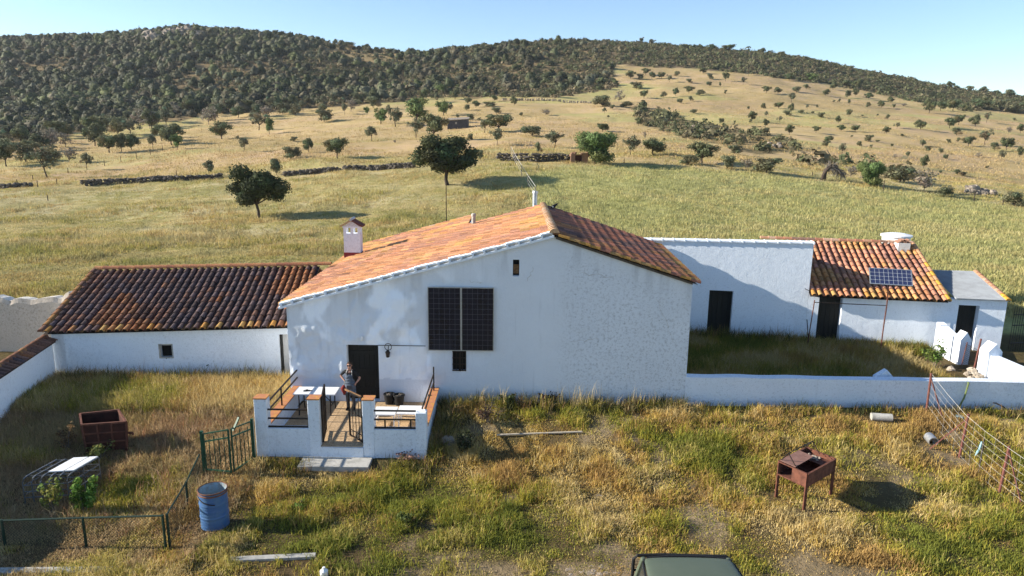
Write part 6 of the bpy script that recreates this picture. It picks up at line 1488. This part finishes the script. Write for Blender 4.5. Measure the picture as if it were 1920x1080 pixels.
# ------------------------------------------------------------------ rusty barbecue
zt = 0.0; base = gp(1512, 956); zt = at(1514, 888, base.y).z
Lc, Fc, Rc, Bc = atz(1460, 866, zt), atz(1514.5, 890, zt), atz(1566.5, 861, zt), atz(1512, 841, zt)
Bc = Lc+(Rc-Fc); U = Vector((0, 0, 1)); uu = (Bc-Lc); vv_ = (Fc-Lc); dp = .36
def bq(a, b, z): return Lc+uu*a+vv_*b+U*z
t = thing('barbecue', (base.x, base.y, base.z), 'rusty square metal barbecue table on four legs', 'barbecue')
mb = MB()
def plate(p0, p1, p2, p3, th=.012, m=0):
    nn = (p1-p0).cross(p3-p0).normalized()*th; mb.add([p0, p1, p2, p3, p0+nn, p1+nn, p2+nn, p3+nn], [(3, 2, 1, 0), (4, 5, 6, 7), (0, 1, 5, 4), (1, 2, 6, 5), (2, 3, 7, 6), (3, 0, 4, 7)])
plate(bq(0, 1, 0), bq(1, 1, 0), bq(1, 1, -dp), bq(0, 1, -dp)); plate(bq(0, 0, 0), bq(1, 0, 0), bq(1, 0, -dp), bq(0, 0, -dp))
plate(bq(1, 0, 0), bq(1, 1, 0), bq(1, 1, -dp), bq(1, 0, -dp)); plate(bq(0, .48, -.012), bq(0, .995, -.012), bq(0, .995, -dp), bq(0, .48, -dp))
plate(bq(0, 0, -dp+.02), bq(1, 0, -dp+.02), bq(1, 1, -dp+.02), bq(0, 1, -dp+.02)); mb.build('fire_box', 'rust', t)
mb = MB()
for a, b in (((0, 0), (1, 0)), ((1, 0), (1, 1)), ((1, 1), (0, 1)), ((0, 1), (0, 0))): mb.bar(bq(*a, .012), bq(*b, .012), .05, .02)
mb.bar(bq(0, 0, -dp+.03), bq(0, .48, -dp+.03), .03); mb.build('rim', 'rust', t)
mb = MB(); plate(bq(.02, .03, .035), bq(.02, .56, .035), bq(.66, .56, .06), bq(.66, .03, .06)); mb.build('lid', simple('rusty_lid', (.22, .12, .095), .85, c2=(.15, .08, .065), scale=8), t)
mb = MB(); plate(bq(.68, .06, -.10), bq(.68, .94, -.10), bq(.97, .94, -.10), bq(.97, .06, -.10)); mb.build('ash_tray', 'rust', t)
mb = MB()
for i in range(20): rock(mb, bq(.83+random.uniform(-.08, .08), random.uniform(.2, .6), -.07), .035, 950+i)
mb.build('ash', 'straw_ash', t) if 'straw_ash' in M else mb.build('ash', 'pale_rock', t)
for a, b in ((0, 0), (1, 0), (1, 1), (0, 1)):
    q = bq(a, b, 0); q = q+((Lc+Rc)/2-q)*.03; mb = MB(); zf = hz1(q.x, q.y)-.05; mb.bar(Vector((q.x, q.y, zf)), Vector((q.x, q.y, zt-.005)), .065, .05); mb.build('leg', 'rust', t)
mb = MB(); pk = bq(.12, .22, .36)
for s_ in (.05, .9):
    ap_ = bq(s_, .26, .30); mb.tube([bq(s_, .02, .03), ap_], .013, 5); mb.tube([bq(s_, .55, .03), ap_], .013, 5)
mb.tube([bq(.05, .26, .30), bq(.9, .26, .30)], .013, 5); mb.tube([bq(.05, .02, .03), bq(.05, .58, .03)], .008, 5); mb.build('grill_rods', 'iron', t)

# ------------------------------------------------------------------ wire fence on the right
def rf(x, y, yt): b = gp(x, y); return b, at(x, yt, b.y).z
pA, hA = rf(1736, 778, 700); pB, hB = rf(1798, 858, 776); pM, hM = rf(1836, 880, 822); pC, hC2 = rf(1872, 930, 836); pD = pC+(pC-pB)*.9; pD.z = hz1(pD.x, pD.y); hD = pD.z+hC2-pC.z
t = thing('wire_fence', pB, 'leaning wire fence with red rusty posts running to the right edge', 'fence'); U = Vector((0, 0, 1))
for p_, h_, br, tl in ((pA, hA, (.28, -.55), -.02), (pB, hB, (-.62, .45), .08), (pC, hC2, (.33, -.42), .06), (pD, hD, None, 0)):
    mb = MB(); top = Vector((p_.x+tl, p_.y, h_)); mb.tube([p_-U*.1, top], .035, 7); mb.build('post', 'redpaint', t)
    if br: mb = MB(); q = Vector((p_.x+br[0], p_.y+br[1], 0)); q.z = hz1(q.x, q.y)-.05; mb.bar(q, top-U*.12, .05, .02); mb.build('brace', 'redpaint', t)
mb = MB(); mb.tube([pM-U*.1, Vector((pM.x, pM.y, hM))], .022, 6); mb.build('post', 'iron', t)
mb = MB(); hs = lambda p_, h_: (p_, h_-p_.z)
seq = [(pA, hA-pA.z), (pB, hB-pB.z), (pC, hC2-pC.z), (pD, hD-pD.z)]
for (a, ha), (b, hb) in zip(seq[:-1], seq[1:]):
    for k in range(7):
        f = .06+.92*(k/6)**.9; q0, q1 = a+U*(ha*f), b+U*(hb*f); mb.tube([q0, q0.lerp(q1, .5)-U*.03, q1], .0055 if k == 6 else .003, 4)
    n = int((b-a).length/.4)
    for i in range(1, n): q = a.lerp(b, i/n); hh = ha+(hb-ha)*i/n; mb.tube([q+U*.05, q+U*hh*.97], .0022, 3)
mb.build('wires', 'mortar', t)
p = at(1838, 838, pM.y-.1); mb = MB(); mb.tube([p+Vector((.02, 0, .16)), p, p+Vector((-.05, 0, -.14)), p+Vector((-.1, 0, -.26))], [.02, .035, .03, .01], 6); tag(mb.build('rag', 'blue_cloth', loc=p), 'pale blue rag caught on the wire fence', 'rag')
# pipes, hose, planks, kerbs
p = gp(1652, 788); mb = MB(); k = (p-CAM).dot(FW)/F_PX; c = p+U*.10
d_ = Vector((1, -.18, .02)).normalized(); mb.tube([c-d_*18*k, c+d_*18*k], 7.5*k, 18); tag(mb.build('concrete_pipe', 'concrete', loc=p, smooth=False), 'pale concrete pipe lying in the grass below the low wall', 'pipe')
p = gp(1750, 836); k = (p-CAM).dot(FW)/F_PX; c = p+U*.12; d_ = Vector((-.12, -1, -.05)).normalized(); e_ = Vector((0, 0, 1)); sx = d_.cross(e_).normalized(); e_ = sx.cross(d_)
mb = MB(); n = 20; L_ = .35
def pr_(r, f): return [c-d_*(L_*f)+(sx*math.cos(2*math.pi*i/n)+e_*math.sin(2*math.pi*i/n))*r for i in range(n)]
q = pr_(9*k, 0)+pr_(9*k, 1)+pr_(7.5*k, 0)+pr_(7.5*k, 1); I = range(n); J = lambda o, i: o*n+(i % n)
mb.add(q, [(J(0, i), J(0, i+1), J(1, i+1), J(1, i)) for i in I]+[(J(2, i+1), J(2, i), J(3, i), J(3, i+1)) for i in I]+[(J(0, i+1), J(0, i), J(2, i), J(2, i+1)) for i in I]); tag(mb.build('pipe_end', 'steel', loc=p), 'short grey hollow pipe end facing the camera near the wire fence', 'pipe')
b = at(1812, 716, YF+.05); mb = MB(); mb.tube([b+Vector((.1, .2, .01)), b+Vector((0, -.12, .0)), at(1808, 745, YF-.12), at(1795, 770, YF-.2), gp(1790, 778)], .028, 7); tag(mb.build('hose', 'green_hose', loc=b), 'green hose hanging over the low front wall', 'hose')
a = at(1868, 756, YF-.2); b = gp(1905, 780); mb = MB(); mb.tube([b-U*.05, a.lerp(b, .4)+U*.03, a, a+Vector((-.1, 0, .01))], .022, 6); tag(mb.build('bent_pipe', 'iron', loc=b), 'thin bent dark pipe leaning on the low wall near the right edge', 'pipe')
def plank(x0, y0, x1, y1, w_, h_, m_, name, lab, cat, lift=.03):
    a, b = gp(x0, y0), gp(x1, y1); mb = MB(); mb.bar(a+U*lift, b+U*lift, w_, h_); tag(mb.build(name, m_, loc=a, bevel=.008), lab, cat)
M['grey_wood'] = simple('bleached_wood', (.46, .40, .31), .9, c2=(.30, .25, .19), scale=10)
plank(932, 819, 1092, 813, .07, .04, 'grey_wood', 'plank', 'long bleached plank lying in the grass in front of the farmhouse', 'plank', .06)
plank(430, 1052, 592, 1044, .16, .18, 'concrete', 'kerb_stone', 'grey kerb strip in the grass at the bottom left of the middle', 'kerb', -.03)
plank(-20, 1074, 222, 1071, .20, .18, 'concrete', 'kerb_stone', 'grey kerb strip at the bottom left corner', 'kerb', -.03)
plank(1868, 800, 1790, 782, .22, .04, 'blue_cloth', 'board', 'pale sheet lying behind the first wire fence post', 'board', .06)
M['bedrock'] = simple('bedrock', (.36, .29, .22), .95, c2=(.20, .155, .115), scale=4, bmp=.7)
def flat_rocks(lst, lab, group=None):
    for i, (x, y, w_) in enumerate(lst):
        p = gp(x, y); k = (p-CAM).dot(FW)/F_PX; mb = MB()
        for j in range(9): rock(mb, p+Vector((random.gauss(0, w_*k*.2), random.gauss(0, w_*k*.14), -.015)), min(w_*k, .45)*random.uniform(.12, .25), 1100+i*7+j+x, flat=.2)
        tag(mb.build('flat_rock', 'bedrock', loc=p), lab if isinstance(lab, str) else lab[i], 'rock', group)
flat_rocks([(1060, 875, 44), (1120, 928, 40), (1030, 946, 30), (1115, 945, 44), (1165, 972, 50), (1225, 905, 34), (1195, 845, 36), (1265, 932, 26), (1055, 905, 22)], 'flat bedrock slab showing through the front yard grass', 'flat bedrock slabs in the front yard')
flat_rocks([(1755, 900, 46), (1735, 933, 34), (1838, 937, 26), (1795, 905, 20), (1548, 985, 26), (1525, 978, 24)], ['flat pale stones right of the barbecue shadow', 'pale stone at the tip of the barbecue shadow', 'pale stone in front of the third red fence post', 'small pale stone left of the wire fence', 'small pale stone just below the barbecue leg', 'small stone by the front barbecue leg'])
flat_rocks([(1130, 1070, 90), (1085, 1075, 60), (740, 1066, 30)], ['pale bare rock patch left of the car roof', 'pale stones left of the big rock patch', 'pale stone at the bottom edge of the yard'])
p = gp(838, 834); mb = MB(); rock(mb, p+U*.1, .24, 77); tag(mb.build('boulder', 'stone', loc=p), 'grey boulder in the shade right of the terrace', 'rock')
p = gp(608, 1082); mb = MB(); mb.lathe([(.001, .0), (.08, 0), (.085, .15), (.03, .2), (.03, .23), (.001, .235)], p, 14); tag(mb.build('jug', 'white', loc=p), 'small white plastic jug at the bottom edge of the photo', 'jug')

# ------------------------------------------------------------------ olive off-road car at the bottom edge
zr = 1.42; fl, fr = atz(1206, 1049, zr-.05), atz(1372, 1049, zr-.05); yf = atz(1285, 1042, zr).y; xc = (fl.x+fr.x)/2; hw = (fr.x-fl.x)/2; g0 = -.5; yb = yf-2.2
t = thing('off_road_car', (xc, yf-1, g0), 'olive green off-road car with black bull bar, cut by the bottom edge', 'car')
def loft(secs, mats, name, parent=t, smooth=True):
    mb = MB(); n = len(secs[0]); 
    for s_ in secs: assert len(s_) == n
    V_ = [v_ for s_ in secs for v_ in s_]; mb.add(V_, [(i*n+j, i*n+j+1, (i+1)*n+j+1, (i+1)*n+j) for i in range(len(secs)-1) for j in range(n-1)]); return mb.build(name, mats, parent, smooth=smooth)
def roof_sec(y, w_, z, dr): return [Vector((xc+w_*math.sin(a)*(1.0), y, z-dr*(1-math.cos(a)**.6 if math.cos(a) > 0 else 1))) for a in np.linspace(-1.45, 1.45, 23)]
secs = [roof_sec(yf+.015, hw*.90, zr-.055, .05), roof_sec(yf-.02, hw*.955, zr-.02, .06), roof_sec(yf-.12, hw*.99, zr, .07), roof_sec(yf-.5, hw*1.02, zr+.02, .08), roof_sec(yf-1.4, hw*1.03, zr+.025, .08), roof_sec(yb+.1, hw*1.02, zr, .08), roof_sec(yb, hw*.97, zr-.06, .06)]
loft(secs, 'car', 'roof')
mb = MB()
for sx in (-1, 1): mb.tube([(xc+sx*hw*.95, yf+.0, zr-.10), (xc+sx*hw*1.02, yf-.12, zr-.085), (xc+sx*hw*1.055, yf-.5, zr-.07), (xc+sx*hw*1.065, yb, zr-.07)], .022, 6)
mb.tube([(xc-hw*.9, yf+.045, zr-.085), (xc-hw*.4, yf+.06, zr-.05), (xc+hw*.4, yf+.06, zr-.05), (xc+hw*.9, yf+.045, zr-.085)], .022, 6); mb.build('rain_gutter', 'black_plastic', t)
# body side profile: cabin glass, lower body, bonnet
mb = MB()
for sx in (-1, 1):
    x = xc+sx*(hw+.02); xi = xc+sx*(hw*.98); pts = [(yf+.05, zr-.11), (yf+.42, .62), (yb+.02, .62), (yb+.06, zr-.11)]
    mb.add([(xi, pts[0][0], pts[0][1]), (x, pts[1][0], pts[1][1]), (x, pts[2][0], pts[2][1]), (xi, pts[3][0], pts[3][1])], [(0, 1, 2, 3)])
mb.add([(xc-hw*.94, yf+.05, zr-.10), (xc+hw*.94, yf+.05, zr-.10), (xc+hw, yf+.43, .62), (xc-hw, yf+.43, .62)], [(0, 1, 2, 3)])
mb.add([(xc-hw*.94, yb, zr-.10), (xc+hw*.94, yb, zr-.10), (xc+hw, yb, .62), (xc-hw, yb, .62)], [(0, 1, 2, 3)]); mb.build('glass', 'windscreen', t)
mb = MB()
for sx in (-1, 1):
    for y0, y1 in ((yf+.06, yf+.45), (yf-.75, yf-.75), (yb+.03, yb+.01)): mb.bar((xc+sx*hw*.96, y0, zr-.1), (xc+sx*(hw+.02), y1, .62), .09 if y0 > yf-.1 else .08)
wb = hw-.02; prof = [(yb, .62), (yf+.42, .62), (yf+.44, -.12), (yb, -.12)]
mb.prism([(xc-wb, y, z) for y, z in prof], (2*wb, 0, 0)); mb.build('body', 'car', t, bevel=.03)
mb = MB(); bw = hw-.30; mb.prism([(xc-bw, y, z) for y, z in ((yf+.421, .47), (yf+1.40, .30), (yf+1.52, .18), (yf+1.53, -.2), (yf+.441, -.2))], (2*bw, 0, 0)); mb.build('bonnet', 'car', t, bevel=.05)
for sx in (-1, 1):
    mb = MB(); x0 = xc+sx*(bw+.002); x1 = xc+sx*wb; mb.prism([(x0, y, z) for y, z in ((yf+.441, -.06), (yf+1.35, -.09), (yf+1.5, -.16), (yf+1.5, -.3), (yf+.441, -.3))], (x1-x0, 0, 0)); mb.build('wing', 'car', t, bevel=.02)
for y in (yf+.95, yb+.45):
    for sx in (-1, 1):
        mb = MB(); c = Vector((xc+sx*(wb-.09), y, g0+.35)); mb.tube([c-Vector((.11, 0, 0)), c-Vector((.1, 0, 0)), c+Vector((.1, 0, 0)), c+Vector((.11, 0, 0))], [.31, .36, .36, .31], 26); wo = mb.build('wheel', 'rubber', t)
        mb = MB(); mb.tube([c-Vector((.115, 0, 0)), c+Vector((.115, 0, 0))], .19, 18); mb.build('rim', 'steel', wo)
for sx in (-1, 1):
    mb = MB(); c = Vector((xc+sx*(hw-.16), yf+1.505, -.22)); mb.tube([c-Vector((0, .02, 0)), c+Vector((0, .03, 0))], .07, 16); mb.build('headlight', 'white', t)
mb = MB(); mb.box(xc-.36, xc+.36, yf+1.535, yf+1.56, -.04, .18); mb.build('grille', 'black_plastic', t)
# bull bar whose top shows beyond the roof edge
yB = yf+1.78; zb_ = at(1280, 1042.5, yB).z; xl_ = at(1189, 1045, yB).x; xr_ = at(1369, 1050, yB).x
mb = MB(); mb.tube([(xl_-.02, yB, zb_-.55), (xl_-.01, yB, zb_-.08), (xl_+.06, yB, zb_), (xc, yB+.01, zb_+.015), (xr_-.08, yB, zb_), (xr_, yB, zb_-.08), (xr_+.02, yB, zb_-.55)], .034, 9)
for x in (xc-.4, xc+.4): mb.tube([(x, yB, zb_), (x, yB, zb_-.75)], .03, 8)
mb.tube([(xl_-.02, yB, zb_-.33), (xr_+.02, yB, zb_-.33)], .028, 8)
for i in range(6): mb.tube([(xl_, yB, zb_-.1-.035*i), (xl_+.42, yB, zb_-.1-.035*i)], .006, 4)
for x in (xc-.42, xc+.42): mb.tube([(x, yB-.02, zb_-.6), (x, yf+1.5, -.05)], .035, 7)
mb.build('bull_bar', 'black_plastic', t)
